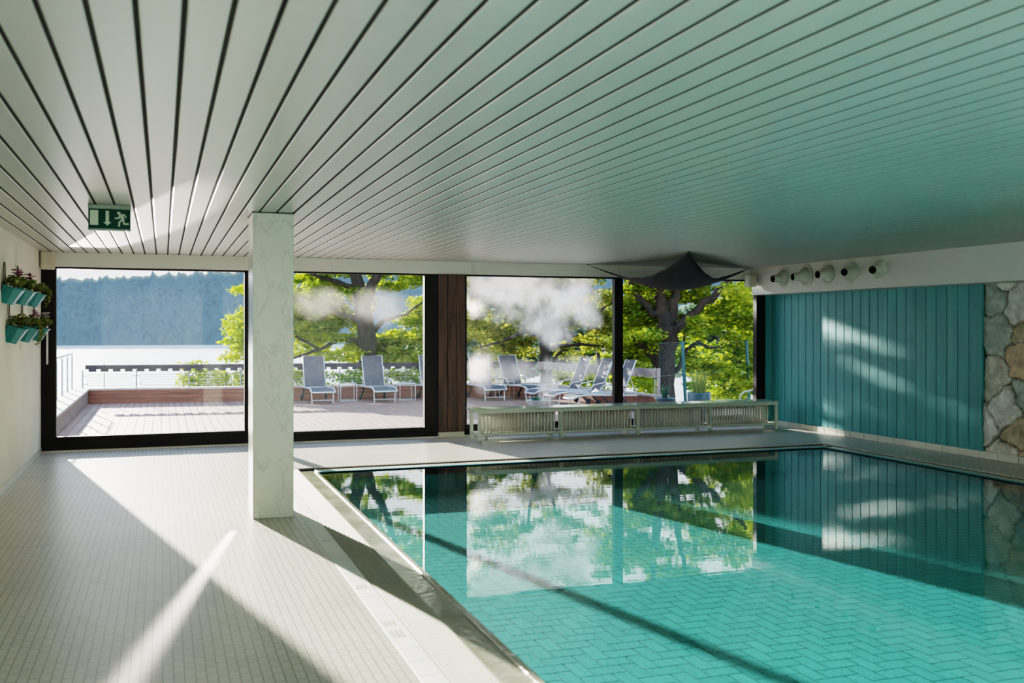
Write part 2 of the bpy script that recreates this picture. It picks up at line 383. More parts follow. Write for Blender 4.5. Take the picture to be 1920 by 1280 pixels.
# left wall
q = MB(); q.box(XL-.25, XL, YB, YW+.1, -.1, H+.1)
struct(q.build('wall_left', M['plaster']), 'rough cream plaster wall on the left', 'wall')
q = MB(); q.box(XL, XL+.012, YB, YW-.05, 0, .07)
struct(q.build('baseboard_left', M['coping']), 'low pale tile skirting along the cream wall', 'baseboard')
bx('wall_back', M['plaster'], XL-.25, 9.9, YB-.2, YB, -.1, H+.1)
struct(bpy.data.objects['wall_back'], 'plain cream wall behind the camera', 'wall')
# right wall: teal vertical boards then rough stone
ST0 = 9.49
q = MB()
bw = (YW-ST0)/24.
q.box(XR+.03, XR+.25, ST0, YW+.3, -.1, H+.1)
y = ST0
while y < YW+.1:
    a, b = y+.004, y+bw-.004
    q.add([(XR+.03,a,.085),(XR+.004,a,.085),(XR,a+.004,.085),(XR,b-.004,.085),(XR+.004,b,.085),(XR+.03,b,.085),
           (XR+.03,a,2.25),(XR+.004,a,2.25),(XR,a+.004,2.25),(XR,b-.004,2.25),(XR+.004,b,2.25),(XR+.03,b,2.25)],
          [(i,i+1,i+7,i+6) for i in range(5)])
    y += bw
q.box(XR-.015, XR+.03, ST0-.03, ST0, .085, 2.25)
struct(q.build('wall_right', M['teal']), 'teal painted wall of vertical wooden boards beside the pool', 'wall')
# stone wall
def stone_wall():
    Y_0, Y_1, Z1 = 2.5, ST0-.03, 2.22
    ny, nz = 330, 110
    cells = []
    gy, gz = .44, .40
    for i in range(int((Y_1-Y_0)/gy)+3):
        for j in range(int(Z1/gz)+2):
            cells.append((Y_0-.3+i*gy+rng.uniform(-.15,.15)+(.18 if j%2 else 0), -.1+j*gz+rng.uniform(-.13,.13), rng.uniform(-.5,.5), rng.uniform(-.25,.35), rng.random(), rng.uniform(.0,.05)))
    cells = np.array(cells)
    ys = np.linspace(Y_0, Y_1, ny); ys = Y_0+(Y_1-Y_0)*(1-(1-np.linspace(0,1,ny))**1.8); zs = np.linspace(0, Z1, nz)
    YY, ZZ = np.meshgrid(ys, zs, indexing='ij')
    wy = YY+.016*np.sin(ZZ*17+YY*9)+.010*np.sin(ZZ*41); wz = ZZ+.016*np.sin(YY*15+ZZ*7)+.010*np.sin(YY*37)
    D = np.sqrt((wy[...,None]-cells[:,0])**2+((wz[...,None]-cells[:,1])*1.05)**2)
    idx = np.argsort(D, axis=-1)[...,:2]
    d1 = np.take_along_axis(D, idx[...,:1], -1)[...,0]; d2 = np.take_along_axis(D, idx[...,1:], -1)[...,0]
    e = d2-d1; c = cells[idx[...,0]]
    h = np.clip(e/.028, 0, 1)**.7*.035
    dy, dz = YY-c[...,0], ZZ-c[...,1]
    h = h+(e>.02)*(c[...,5]+dy*c[...,2]*.22+dz*c[...,3]*.22)
    nz_ = sum(np.sin(YY*f1+ZZ*f2+ph)*a for f1,f2,ph,a in ((23,31,0,.004),(47,-29,1,.003),(71,83,2,.0022),(-19,61,3,.003)))
    h = h+nz_+rng.normal(0,.0012,h.shape)
    X = 9.60-h
    V = np.stack([X,YY,ZZ],-1).reshape(-1,3)
    I = np.arange(ny*nz).reshape(ny,nz)
    Fc = np.stack([I[:-1,:-1],I[:-1,1:],I[1:,1:],I[1:,:-1]],-1).reshape(-1,4)
    me = bpy.data.meshes.new('wall_right_stone'); me.from_pydata(V.tolist(), [], Fc.tolist()); me.update()
    a = me.attributes.new('tint','FLOAT','POINT'); a.data.foreach_set('value', c[...,4].reshape(-1).astype(float))
    a = me.attributes.new('joint','FLOAT','POINT'); a.data.foreach_set('value', np.clip(1.1-e/.022,0,1).reshape(-1))
    m = bpy.data.materials.new('flagstone'); m.use_nodes = True; nt = m.node_tree; b = nt.nodes['Principled BSDF']; L = nt.links.new
    b.inputs['Roughness'].default_value = .75
    t = nt.nodes.new('ShaderNodeAttribute'); t.attribute_name = 'tint'; jn = nt.nodes.new('ShaderNodeAttribute'); jn.attribute_name = 'joint'
    r = nt.nodes.new('ShaderNodeValToRGB'); r.color_ramp.interpolation = 'CONSTANT'
    el = r.color_ramp.elements; el[0].color = (.52,.49,.43,1); el[1].position = .2; el[1].color = (.42,.36,.25,1)
    for ps, cc in ((.36,(.62,.60,.56)),(.55,(.38,.41,.37)),(.7,(.50,.38,.27)),(.82,(.66,.63,.58)),(.93,(.25,.21,.19))):
        z = el.new(ps); z.color = (*cc,1)
    L(t.outputs['Fac'], r.inputs[0])
    tc = nt.nodes.new('ShaderNodeTexCoord'); n = nt.nodes.new('ShaderNodeTexNoise'); n.inputs['Scale'].default_value = 7; n.inputs['Detail'].default_value = 8; n.inputs['Roughness'].default_value = .65; L(tc.outputs['Object'], n.inputs[0])
    mr = nt.nodes.new('ShaderNodeMapRange'); mr.inputs[1].default_value = .3; mr.inputs[2].default_value = .7; mr.inputs[3].default_value = .7; mr.inputs[4].default_value = 1.5; L(n.outputs[0], mr.inputs[0])
    vm = nt.nodes.new('ShaderNodeVectorMath'); vm.operation = 'SCALE'; L(r.outputs[0], vm.inputs[0]); L(mr.outputs[0], vm.inputs['Scale'])
    mx = nt.nodes.new('ShaderNodeMix'); mx.data_type = 'RGBA'; L(jn.outputs['Fac'], mx.inputs[0]); L(vm.outputs[0], mx.inputs[6]); mx.inputs[7].default_value = (.20,.14,.09,1)
    L(mx.outputs[2], b.inputs['Base Color'])
    bp = nt.nodes.new('ShaderNodeBump'); bp.inputs['Strength'].default_value = .6; bp.inputs['Distance'].default_value = .02; L(n.outputs[0], bp.inputs['Height']); L(bp.outputs[0], b.inputs['Normal'])
    me.materials.append(m); me.shade_smooth()
    o = bpy.data.objects.new('wall_right_stone', me); C.objects.link(o)
    struct(o, 'rough flagstone wall right of the teal boards', 'wall')
    bx('stone_backing', M['plaster'], 9.61, 9.85, YB, ST0, -.1, H+.1, o)
stone_wall()
# tile skirting along the right wall
q = MB(); y = YB+.1
while y < YW-.1:
    q.box(XR-.02, XR+.06, y+.003, min(y+.297, YW-.02), 0, .085, .003); y += .3
struct(q.build('baseboard_right', M['coping']), 'row of pale skirting tiles under the teal boards', 'baseboard')
# beam over the right wall
q = MB(); q.box(9.1, 9.85, YB, YW-.03, 2.135, H)
struct(q.build('trim_1', M['white']), 'deep white painted beam above the teal wall', 'trim')
# fascia above the glazing
q = MB()
for a, b in ((XL, .6), (.6, 2.25), (2.25, 4.3), (4.3, 6.7), (6.7, 9.5)):
    q.box(a+.001, b-.001, YW-.02, YW+.16, 2.385, H)
q.box(XL, 9.5, YW+.0, YW+.16, 2.385, H)
struct(q.build('trim_2', M['white']), 'white fascia above the glass doors and windows', 'trim')
# outer wall bits closing corners
q = MB(); q.box(9.38, 9.9, YW+.0, YW+.2, -.1, H); 
struct(q.build('wall_far_right', M['teal']), 'narrow end of wall by the last window', 'wall')
q = MB(); q.box(XL-.25, XL-.0, YW, YW+.2, -.1, H)
struct(q.build('wall_far_left', M['plaster']), 'narrow end of wall by the sliding door', 'wall')
# roof overhang outside
q = MB(); q.box(XL-.4, 10.2, YW+.16, YW+.55, 2.55, 2.9)
struct(q.build('trim_3', M['white']), 'thin roof edge outside the glazing', 'trim')

# glazing ---------------------------------------------------------
def glazing(name, x0, x1, lst, rst, brail, g, gm, label, cat, z0=.02):
    t = thing(name, label, cat, ((x0+x1)/2, YW, 0), kind='structure')
    def ch(nm, m, a, b, c, d, e, f, bev=0):
        q = MB(); cx = (x0+x1)/2; q.box(a-cx, b-cx, c-YW, d-YW, e, f, bev); return q.build(nm, m, t)
    q = MB(); cx = (x0+x1)/2
    for (a,b,e,f) in ((x0,x0+lst,z0,2.385),(x1-rst,x1,z0,2.385),(x0+lst,x1-rst,z0,brail),(x0+lst,x1-rst,2.362,2.385)):
        q.box(a-cx,b-cx,-.0,.10,e,f)
        # stepped inner face
    q.box(x0-cx+.02, x1-cx-.02, -.012, 0, z0+.02, brail-.055)
    fr = q.build('frame', M['black'], t)
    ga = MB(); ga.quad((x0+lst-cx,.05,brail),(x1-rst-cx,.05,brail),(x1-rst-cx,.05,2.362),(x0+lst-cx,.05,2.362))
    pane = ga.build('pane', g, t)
    return t
# patch centres in M['glass2'] / ['glass3'] are given in wall metres: shift to object space
def shift(mm, cx):
    for n in mm.node_tree.nodes:
        if n.type == 'TEX_COORD':
            pass
    nt = mm.node_tree
    tc = [n for n in nt.nodes if n.type == 'TEX_COORD'][0]
    va = nt.nodes.new('ShaderNodeVectorMath'); va.operation = 'ADD'; va.inputs[1].default_value = (cx,0,0)
    ls = [(l.to_socket) for l in nt.links if l.from_node == tc]
    for s_ in ls: nt.links.new(va.outputs[0], s_)
    nt.links.new(tc.outputs['Object'], va.inputs[0])
d1 = glazing('door_1', XL, 1.17, .175, .115, .19, M['glass1'], None, 'wide black-framed sliding glass door next to the cream wall, lake behind it', 'door')
d2 = glazing('door_2', 1.17, 3.79, .02, .20, .15, M['glass2'], None, 'black-framed glass door between marble column and dark wooden post', 'door'); shift(M['glass2'], (1.17+3.79)/2)
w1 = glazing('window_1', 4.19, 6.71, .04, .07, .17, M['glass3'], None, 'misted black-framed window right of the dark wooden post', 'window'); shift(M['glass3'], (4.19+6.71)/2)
w2 = glazing('window_2', 6.71, 9.38, .07, .17, .17, M['glass4'], None, 'clear black-framed window beside the teal wall', 'window')
cx = (XL+1.17)/2
q = MB(); q.box(-1.405-cx, -1.382-cx, -.05, -.03, 1.13, 1.63, .004); q.box(-1.402-cx,-1.385-cx,-.03,.0,1.15,1.18); q.box(-1.402-cx,-1.385-cx,-.03,.0,1.58,1.61)
tag(q.build('handle', M['alu'], d1), 'long pale pull handle')
q = MB(); q.box(-1.405-cx, -1.382-cx, -.05, -.03, .72, 1.0, .004); q.box(-1.402-cx,-1.385-cx,-.03,.0,.74,.77); q.box(-1.402-cx,-1.385-cx,-.03,.0,.95,.98)
q.build('handle', M['black'], d1)
# threshold strip
q = MB(); q.box(XL, 3.79, YW-.06, YW+.12, 0, .02)
struct(q.build('trim_4', M['coping']), 'pale threshold strip under the glass doors', 'trim')
q = MB(); q.box(4.19, 9.45, YW-.0, YW+.12, 0, .02)
struct(q.build('trim_5', M['coping']), 'pale threshold strip under the windows', 'trim')

# wooden post between door and window
t = thing('wooden_post', 'broad dark stained wooden post between glass door and misted window', 'post', (3.99, YW, 0))
q = MB()
for a, b in ((-.2,-.062),(-.058,.078),(.082,.2)): q.box(a, b, -.035, .14, .075, 2.385, .003)
q.build('boards', M['wood'], t)
q = MB(); q.box(-.19,.0-.002,-.05,.14,0,.075,.003); q.box(.0,.19,-.05,.14,0,.075,.003); tag(q.build('base_tile', M['coping'], t), 'pale tiles at the foot of the post')

# column
t = thing('marble_column', 'square grey veined marble column standing on the tiled floor', 'column', (.88, 8.69, 0))
q = MB(); q.box(-.17,.165,-.225,.225,0,H-.006,.004); q.build('shaft', M['marble'], t)
q = MB(); q.box(-.18,.175,-.235,.235,H-.006,H+.004); q.build('collar', M['black'], t)

# ------------------------------------------------------------------ pool
pool = thing('swimming_pool', 'indoor swimming pool with turquoise herringbone tiled bottom and calm water', 'pool', (5, 4.4, 0))
def P5(q, name, m, **k):
    o = q.build(name, m, pool, **k); o.location = (-5, -4.4, 0); return o
ZB = -.30
q = MB(); q.box(PX0-.02, PX1+.02, PY0-.1, PY1+.02, ZB-.12, ZB-.004); P5(q, 'grout_bed', M['grout'])
# herringbone floor
q = MB(); u = .098; uy = u*1.17; g = .0036
def tq(a, b, c, d):
    a, b, c, d = max(a, PX0), min(b, PX1), max(c, PY0), min(d, PY1)
    if b-a < .01 or d-c < .01: return
    q.add([(a,c,ZB),(b,c,ZB),(b,d,ZB),(a,d,ZB)], [(0,1,2,3)], random.random())
nx_, ny_ = int((PX1-PX0)/u)+3, int((PY1-PY0)/uy)+3
for i in range(-2, nx_):
    for j in range(-2, ny_):
        X, Y = PX0+i*u, PY0+j*uy
        r = (i-j) % 4
        if r == 0: tq(X+g, X+2*u-g, Y+g, Y+uy-g)
        elif r == 3: tq(X+g, X+u-g, Y+g, Y+2*uy-g)
P5(q, 'herringbone_floor', M['basin'], tint=True)
q = MB()
q.box(PX0-.03, PX0, PY0, PY1+.06, ZB-.1, -.0185); q.box(PX1, PX1+.06, PY0, PY1+.06, ZB-.1, -.005); q.box(PX0, PX1, PY1, PY1+.06, ZB-.1, -.005); q.box(PX0, PX1, PY0-.06, PY0, ZB-.1, -.005)
P5(q, 'basin_wall', M['basin_w'])
q = MB(); q.box(3.88, 4.12, PY1-.012, PY1-.001, -.075, -.045, .003); P5(q, 'inlet_slot', M['black'])
# coping rims
q = MB()
q.box(PX1-.0, PX1+.20, PY0, PY1+.12, -.1, -.006, .005); q.box(PX0-.02, PX1+.20, PY1, PY1+.20, -.1, -.006, .005)
P5(q, 'coping', M['coping'])
q = MB(); q.box(PX1+.20, 8.62, PY0, 11.36, -.1, -.03); P5(q, 'channel_floor', M['coping'])
q = MB(); q.box(1.10, PX1+.20, PY1+.2, 11.36, -.1, -.028); P5(q, 'channel_floor', M['coping'])
q = MB(); 
q.box(8.575,8.62,PY0,11.36,-.03,-.012); P5(q, 'drain_slot', M['dark'])
q = MB(); q.box(1.45,8.574,11.315,11.36,-.03,-.012)
P5(q, 'drain_slot', M['dark'])
# ribbed overflow tiles on the left
q = MB(); x = 1.235
while x < 1.43:
    q.add([(x,PY0,-.004),(x+.004,PY0,0),(x+.0105,PY0,0),(x+.0145,PY0,-.004),(x,11.3,-.004),(x+.004,11.3,0),(x+.0105,11.3,0),(x+.0145,11.3,-.004)], [(0,1,5,4),(1,2,6,5),(2,3,7,6)])
    x += .0145
q.box(1.225, 1.445, PY0, 11.3, -.1, -.004)
P5(q, 'ribbed_edge', M['rib'])
q = MB(); q.box(1.445, 1.60, PY0, 11.22, -.1, -.022)
P5(q, 'overflow_gutter', M['gutter'])
q = MB(); q.box(1.60, PX0, PY0, 11.1, -.1, -.010, .004); P5(q, 'gutter_lip', M['gutter'])
# water
q = MB(); q.quad((PX0-.0, PY0, -.018),(PX1, PY0, -.018),(PX1, PY1, -.018),(PX0, PY1, -.018))
P5(q, 'water_surface', M['water'])
# white marker strip
q = MB(); y = PY0
while y < 11.3:
    q.box(1.102, 1.222, y+.0015, min(y+.1985,11.3), -.1, .001, .0015); y += .2
mk = q.build('marker_strip', M['marker']); struct(mk, 'white tile strip with depth markings along the pool edge', 'marking')
q = MB()
for (y, w) in ((5.98,.1),(5.2,.07),(4.98,.12),(7.4,.05)):
    for k in range(3):
        q.box(1.125+k*.024, 1.14+k*.024, y, y+w, .0005, .0016)
q.build('depth_marks', M['marks'], mk)

# ------------------------------------------------------------------ radiators and bench
XB0, XB1, YB0, YB1_, ZT = 4.13, 9.16, 13.20, 13.62, .425
t = thing('window_bench', 'long low bench with green polished top and pale steel frame over radiators', 'bench', ((XB0+XB1)/2, 13.4, 0))
cxb = (XB0+XB1)/2
def BB(q, n, m, **k):
    o = q.build(n, m, t, **k); o.location = (-cxb, -13.4, 0); return o
q = MB(); q.box(XB0, XB1, YB0-.01, YB1_+.01, ZT, ZT+.022, .004); tag(BB(q, 'bench_top', M['slab']), 'polished green stone top')
posts = [4.21, 5.45, 6.69, 7.93, 9.12]
for x in posts:
    for y in (YB0+.02, YB1_-.02):
        q = MB(); q.box(x-.022, x+.022, y-.02, y+.02, 0, ZT, .003); BB(q, 'leg', M['frame'])
q = MB()
for y in (YB0+.02, YB1_-.02):
    q.box(XB0+.05, XB1-.02, y-.018, y+.018, ZT-.04, ZT-.001)
    q.box(XB0+.06, XB1-.02, y-.016, y+.016, .075, .105)
for x in posts: q.box(x-.016, x+.016, YB0+.03, YB1_-.03, ZT-.04, ZT-.001)
for x in (posts[0], posts[-1]): q.box(x-.016, x+.016, YB0+.03, YB1_-.03, .075, .105)
BB(q, 'frame_rails', M['frame'])
def radiator_section():
    q = MB()
    # tall rounded fin: three tubes joined by headers
    for y in (-.07, 0, .07):
        q.tube([(0,y,.115),(0,y,.36)], .0115, 6)
    pts = [(0,-.075,.10),(0,-.085,.125),(0,-.085,.35),(0,-.075,.375),(0,.075,.375),(0,.085,.35),(0,.085,.125),(0,.075,.10),(0,-.075,.10)]
    q.tube(pts, .013, 6, cap=False)
    return q
sec_mesh = None
labels = ['nearest the dark wooden post, leftmost of the four under the bench', 'second of four from the dark wooden post', 'third of four from the dark wooden post', 'at the teal wall end, rightmost of the four under the bench']
spans = [(4.28,5.42),(5.49,6.66),(6.73,7.90),(7.97,9.06)]
for li, (a, b) in enumerate(spans):
    r = thing('radiator', 'cream ribbed column radiator '+labels[li], 'radiator', ((a+b)/2, 13.42, 0), group='column radiators under the window bench')
    n = 22; pitch = (b-a-.02)/n
    for k in range(n):
        if sec_mesh is None:
            o = radiator_section().build('section', M['rad'], r, smooth=True); sec_mesh = o.data
        else:
            o = bpy.data.objects.new('section', sec_mesh); C.objects.link(o); o.parent = r
        o.location = (-(b-a)/2+.02+pitch*(k+.5), 0, 0)
    q = MB(); q.tube([(-(b-a)/2,0,.13),((b-a)/2,0,.13)], .018, 8); q.tube([(-(b-a)/2,0,.345),((b-a)/2,0,.345)], .018, 8); q.build('pipe', M['rad'], r)
    for sx in (-1, 1):
        q = MB(); q.box(sx*(b-a)*.42-.012, sx*(b-a)*.42+.012, -.06, .06, 0, .1); q.build('foot', M['rad'], r)

# ------------------------------------------------------------------ ventilation nozzles on the beam
def nozzle():
    t = thing('air_nozzle', 'x', 'nozzle', (9.1, 12, 2.39))
    q = MB(); q.lathe([(.0,0),(.165,0),(.17,.006),(.165,.014),(.142,.016),(.136,.010),(.128,.012),(.125,.02)], 32, axis=(-1,0,0)); q.build('flange', M['nozzle'], t, smooth=False)
    q = MB(); q.lathe([(.124,.012),(.119,.034),(.104,.058),(.082,.080),(.068,.105),(.062,.14),(.060,.235),(.056,.242),(.051,.235)], 32, axis=(-1,0,-.06)); q.build('cone', M['nozzle'], t, smooth=True)
    q = MB(); q.lathe([(.0,.10),(.048,.10),(.052,.232)], 24, axis=(-1,0,-.06)); q.build('opening', M['dark'], t)
    return t
nz = [(12.97,2.375),(12.42,2.38),(11.88,2.385),(11.36,2.39),(10.80,2.39)]
nl = ['leftmost, nearest the window','second from the window','middle one of the five','fourth from the window','rightmost, farthest from the window']
n0 = nozzle()
for i, (y, z) in enumerate(nz):
    lab = 'round cream air nozzle on the white beam, '+nl[i]
    if i == 0: n0.location = (9.1, y, z); n0['label'] = lab; n0['group'] = 'air nozzles on the white beam'; o = n0
    else: o = dup(n0, (9.1, y, z), 0, lab, 'air nozzles on the white beam')
    o.rotation_euler = (0, -.03, (0.12,-.05,.16,.38,.42)[i])

# small loudspeakers
def speaker(name, x, y, z, w, h, label, m):
    t = thing(name, label, 'speaker', (x, y, z))
    q = MB(); q.box(-w/2, w/2, -.07, .07, -h/2, h/2, .012); q.build('housing', m, t)
    q = MB(); q.box(-w/2+.015, w/2-.015, -.078, -.07, -h/2+.02, h/2-.02, .002); q.build('grille', M['box'], t)
    q = MB(); q.tube([(0,.05,0),(0,.17,.0)], .02, 8); q.build('bracket', M['black'], t)
    return t
speaker('loudspeaker', -1.375, 13.74, 2.46, .16, .24, 'small cream box loudspeaker above the left end of the glass door', M['box'])
speaker('loudspeaker', 8.98, 13.72, 2.36, .15, .20, 'small grey box loudspeaker hanging at the beam corner above the last window', M['nozzle'])

# ------------------------------------------------------------------ exit sign
t = thing('exit_sign', 'green emergency exit sign with door, arrow and running figure under the ceiling', 'sign', (-.395, 8.37, H-.105), rz=0)
q = MB(); q.box(-.156,.156,-.02,.03,.068,.103,.002); q.box(-.156,.156,-.02,.03,-.1,-.085,.002); q.build('rail', M['signr'], t)
q = MB(); q.box(-.154,.154,-.014,.022,-.085,.068); q.build('panel', M['signg'], t)
q = MB(); s_ = .156*2/1370.  # sign drawing scaled from the photo's proportions
def sx(u): return (u-955)*s_
def sz(v): return .103-(v-235)*s_*1.06+.0
def poly(pts, m=None):
    vs = [(sx(a), -.0152, sz(b)) for a, b in pts]; n = len(vs)
    q.add(vs+[(x,-.0138,z) for x,_,z in vs], [tuple(range(n-1,-1,-1))]+[(i,(i+1)%n,n+(i+1)%n,n+i) for i in range(n)])
poly([(330,420),(595,420),(595,905),(330,905)]); q.build('door_symbol', M['signw'], t)
q = MB(); poly([(830,435),(940,435),(940,800),(1015,800),(885,915),(755,800),(830,800)]); q.build('arrow_symbol', M['signw'], t)
q = MB(); poly([(1255+55*math.cos(a),500+50*math.sin(a)) for a in [i*PI/8 for i in range(16)]])
def limb(pts, w):
    for (a, b) in zip(pts[:-1], pts[1:]):
        dx, dy = b[0]-a[0], b[1]-a[1]; l = math.hypot(dx,dy); nx, ny = -dy/l*w/2, dx/l*w/2; ex, ey = dx/l*w*.3, dy/l*w*.3
        poly([(a[0]+nx-ex,a[1]+ny-ey),(b[0]+nx+ex,b[1]+ny+ey),(b[0]-nx+ex,b[1]-ny+ey),(a[0]-nx-ex,a[1]-ny-ey)])
poly([(1290,530),(1400,525),(1440,720),(1330,700),(1300,650)])
limb([(1280,560),(1255,665),(1140,668)], 46); limb([(1370,545),(1440,550),(1490,635)], 42)
limb([(1390,700),(1270,800),(1262,920)], 58); limb([(1400,690),(1418,845),(1560,845)], 52)
q.build('figure_symbol', M['signw'], t)

# ------------------------------------------------------------------ shade sail
def sail():
    A, B, Cc = Vector((6.10,13.72,2.565)), Vector((6.31,11.03,2.565)), Vector((8.98,13.78,2.565))
    G = (A+B+Cc)/3; n = 26; vs = []; ix = {}
    for i in range(n+1):
        for j in range(n+1-i):
            u, v = i/n, j/n; w = 1-u-v
            p = A*u+B*v+Cc*w
            k = u*v+v*w+u*w
            c = k*.55*(1+0*w)
            q_ = p+(Vector((G.x,G.y,p.z))-p)*c
            z = 2.563-1.18*u*w*1.0-1.05*u*v-1.0*v*w-1.2*u*v*w
            z -= .006*math.sin(40*(u-w))*k*3
            ix[i,j] = len(vs); vs.append((q_.x, min(q_.y, 13.84), z))
    fs = []
    for i in range(n):
        for j in range(n-i):
            fs.append((ix[i,j],ix[i+1,j],ix[i,j+1]))
            if i+j < n-1: fs.append((ix[i+1,j],ix[i+1,j+1],ix[i,j+1]))
    t = thing('shade_sail', 'dark triangular cloth sail hung from the ceiling near the windows', 'sail', G)
    q = MB(); q.add([(a-G.x,b-G.y,c-G.z) for a,b,c in vs], fs)
    q.build('cloth', M['sail'], t, smooth=True, solid=.004)
    for P_ in (A,B,Cc):
        q = MB(); q.tube([P_-G+Vector((0,0,-.003)), P_-G+Vector((0,0,.0045))], .018, 10); q.build('hook', M['black'], t)
sail()

# ------------------------------------------------------------------ leaves helper
LEAF = np.array([(0,0),(.32,.18),(.5,.55),(.22,.62),(0,1.),(-.22,.62),(-.5,.55),(-.32,.18)])
def leaves(centres, size, flat=.6, shape=LEAF):
    """centres Nx3 -> verts, faces of small leaves with random tilt"""
    N = len(centres); k = len(shape)
    an = rng.uniform(0, 2*PI, N); tilt = rng.normal(0, flat, N); roll = rng.normal(0, flat, N)
    ux = np.stack([np.cos(an), np.sin(an), tilt], -1); ux /= np.linalg.norm(ux, axis=1)[:,None]
    r = np.stack([-np.sin(an), np.cos(an), roll], -1); r -= (r*ux).sum(1)[:,None]*ux; r /= np.linalg.norm(r, axis=1)[:,None]
    sz = size*rng.uniform(.65, 1.25, N)
    V = centres[:,None,:]+(r[:,None,:]*shape[None,:,:1]+ux[:,None,:]*shape[None,:,1:])*sz[:,None,None]
    Fc = (np.arange(N)[:,None]*k+np.arange(k)[None,:])
    return V.reshape(-1,3), Fc
def foliage(name, m, centres, size, parent, flat=.6, shape=LEAF, tint=None):
    V, Fc = leaves(centres, size, flat, shape)
    me = bpy.data.meshes.new(name); N, k = Fc.shape
    me.vertices.add(len(V)); me.vertices.foreach_set('co', V.reshape(-1).astype(np.float32))
    me.loops.add(N*k); me.loops.foreach_set('vertex_index', Fc.reshape(-1).astype(np.int32))
    me.polygons.add(N); me.polygons.foreach_set('loop_start', (np.arange(N)*k).astype(np.int32)); me.polygons.foreach_set('loop_total', np.full(N,k,np.int32))
    me.update(calc_edges=True)
    tv = rng.uniform(0,1,N)**1.3*.6+.4*(tint if tint is not None else rng.uniform(0,1,N))
    a = me.attributes.new('tint','FLOAT','FACE'); a.data.foreach_set('value', tv.astype(np.float32))
    me.materials.append(m)
    o = bpy.data.objects.new(name, me); C.objects.link(o); o.parent = parent
    return o
def blob(c, r, n):
    """n points in a flattened, ragged clump"""
    u = rng.normal(0,1,(n,3)); u /= np.linalg.norm(u,axis=1)[:,None]; u *= (rng.uniform(0,1,n)**.45)[:,None]
    return np.array(c)+u*np.array(r)

# ------------------------------------------------------------------ wall pots with flowers
def blossom(c, r_, m_, t):
    q = MB(); c = Vector(c)
    for pz in range(6):
        an = pz*PI/3; e = Vector((math.cos(an),math.sin(an),.33)); f_ = Vector((-math.sin(an),math.cos(an),0))
        q.add([c, c+e*r_*.6+f_*r_*.5, c+e*r_*1.1, c+e*r_*.6-f_*r_*.5], [(0,1,2,3)])
    q.build('blossom', m_, t)
def wall_pot(y, z, plant, label, w=.30, hang=.17):
    t = thing('flower_pot', label, 'flower pot', (XL, y, z), group='teal flower pots on the cream wall')
    R_ = Matrix.Rotation(.28, 4, 'Y')
    # tapered bucket with flat back
    def ring(zz, d, ww):
        return [R_ @ Vector(p_) for p_ in ((.02,-ww/2,zz),(.02,ww/2,zz),(.02+d*.62,ww/2,zz),(.02+d,ww/2*.62,zz),(.02+d,-ww/2*.62,zz),(.02+d*.62,-ww/2,zz))]
    q = MB(); rs = [ring(-.17,.115,w*.72), ring(-.012,.165,w), ring(0,.178,w*1.05), ring(.003,.170,w*1.0), ring(-.02,.155,w*.95)]
    vs = [v for r_ in rs for v in r_]; fs = [tuple(range(5,-1,-1))]
    for i in range(len(rs)-1):
        for k in range(6): fs.append((i*6+k, i*6+(k+1)%6, i*6+6+(k+1)%6, i*6+6+k))
    q.add(vs, fs); q.build('bucket', M['tealpot'], t)
    q = MB(); q.add([R_ @ v for v in [Vector((.025,-w*.46,-.02)),Vector((.025,w*.46,-.02)),Vector((.17,w*.3,-.02)),Vector((.17,-w*.3,-.02))]], [(0,1,2,3)]); q.build('soil', M['soil'], t)
    q = MB()
    hk = hang
    q.tube([(.025,-.05,-.02),(.012,-.05,hk*.5),(.012,-.045,hk-.03),(.012,-.02,hk),(.012,.02,hk),(.012,.045,hk-.03),(.012,.05,hk*.5),(.025,.05,-.02)], .004, 6)
    tag(q.build('wire_hanger', M['black'], t), 'dark wire hanger')
    cs = blob((.10,0,.035),(.10,w*.55,.055),260)
    if plant in ('trail','ivy'):
        for k in range(6):
            y_ = rng.uniform(-w*.4,w*.4) if plant=='ivy' else rng.uniform(0,w*.6); L_ = rng.uniform(.1,.26)
            s_ = np.linspace(0,1,22)
            cs = np.vstack([cs, np.stack([.16+.05*np.sin(s_*3), y_+s_*.05, .03-L_*s_**1.4], -1)+rng.normal(0,.008,(22,3))])
    if plant == 'white': cs = cs+np.array([.02,0,.01])
    o = foliage('leaves', M['leafpot'], cs, .035, t, .8)
    fl = {'purple':('petp',16),'white':('petw',26),'mixed':('petp',7)}.get(plant)
    if fl:
        for k in range(fl[1]):
            blossom(blob((.11,0,.11),(.085,w*.45,.045),1)[0], .036 if fl[0]=='petp' else .03, M[fl[0]], t)
    return t
wall_pot(10.72, 2.02, 'purple', 'teal wall pot with purple flowers, upper row, cut by the photo edge', hang=.22)
wall_pot(11.65, 2.035, 'mixed', 'teal wall pot with reddish leafy plant, middle of the upper row', hang=.22)
wall_pot(12.65, 2.035, 'trail', 'teal wall pot with ivy trailing down, upper row nearest the glass door', hang=.20)
wall_pot(11.0, 1.635, 'sprig', 'teal wall pot with thin green sprigs, leftmost of the lower row', hang=.26)
wall_pot(12.0, 1.635, 'ivy', 'teal wall pot with small purple blooms, ivy over its front, middle of the lower row', hang=.24)
wall_pot(13.05, 1.635, 'white', 'teal wall pot with white blossoms, lower row nearest the glass door', hang=.24)
# a few purple blooms for the middle lower pot
t = [o for o in C.objects if o.name.startswith('flower_pot') and 'middle of the lower' in o.get('label','')][0]
for k in range(9): blossom(blob((.12,.03,.11),(.06,.09,.04),1)[0], .036, M['petp'], t)
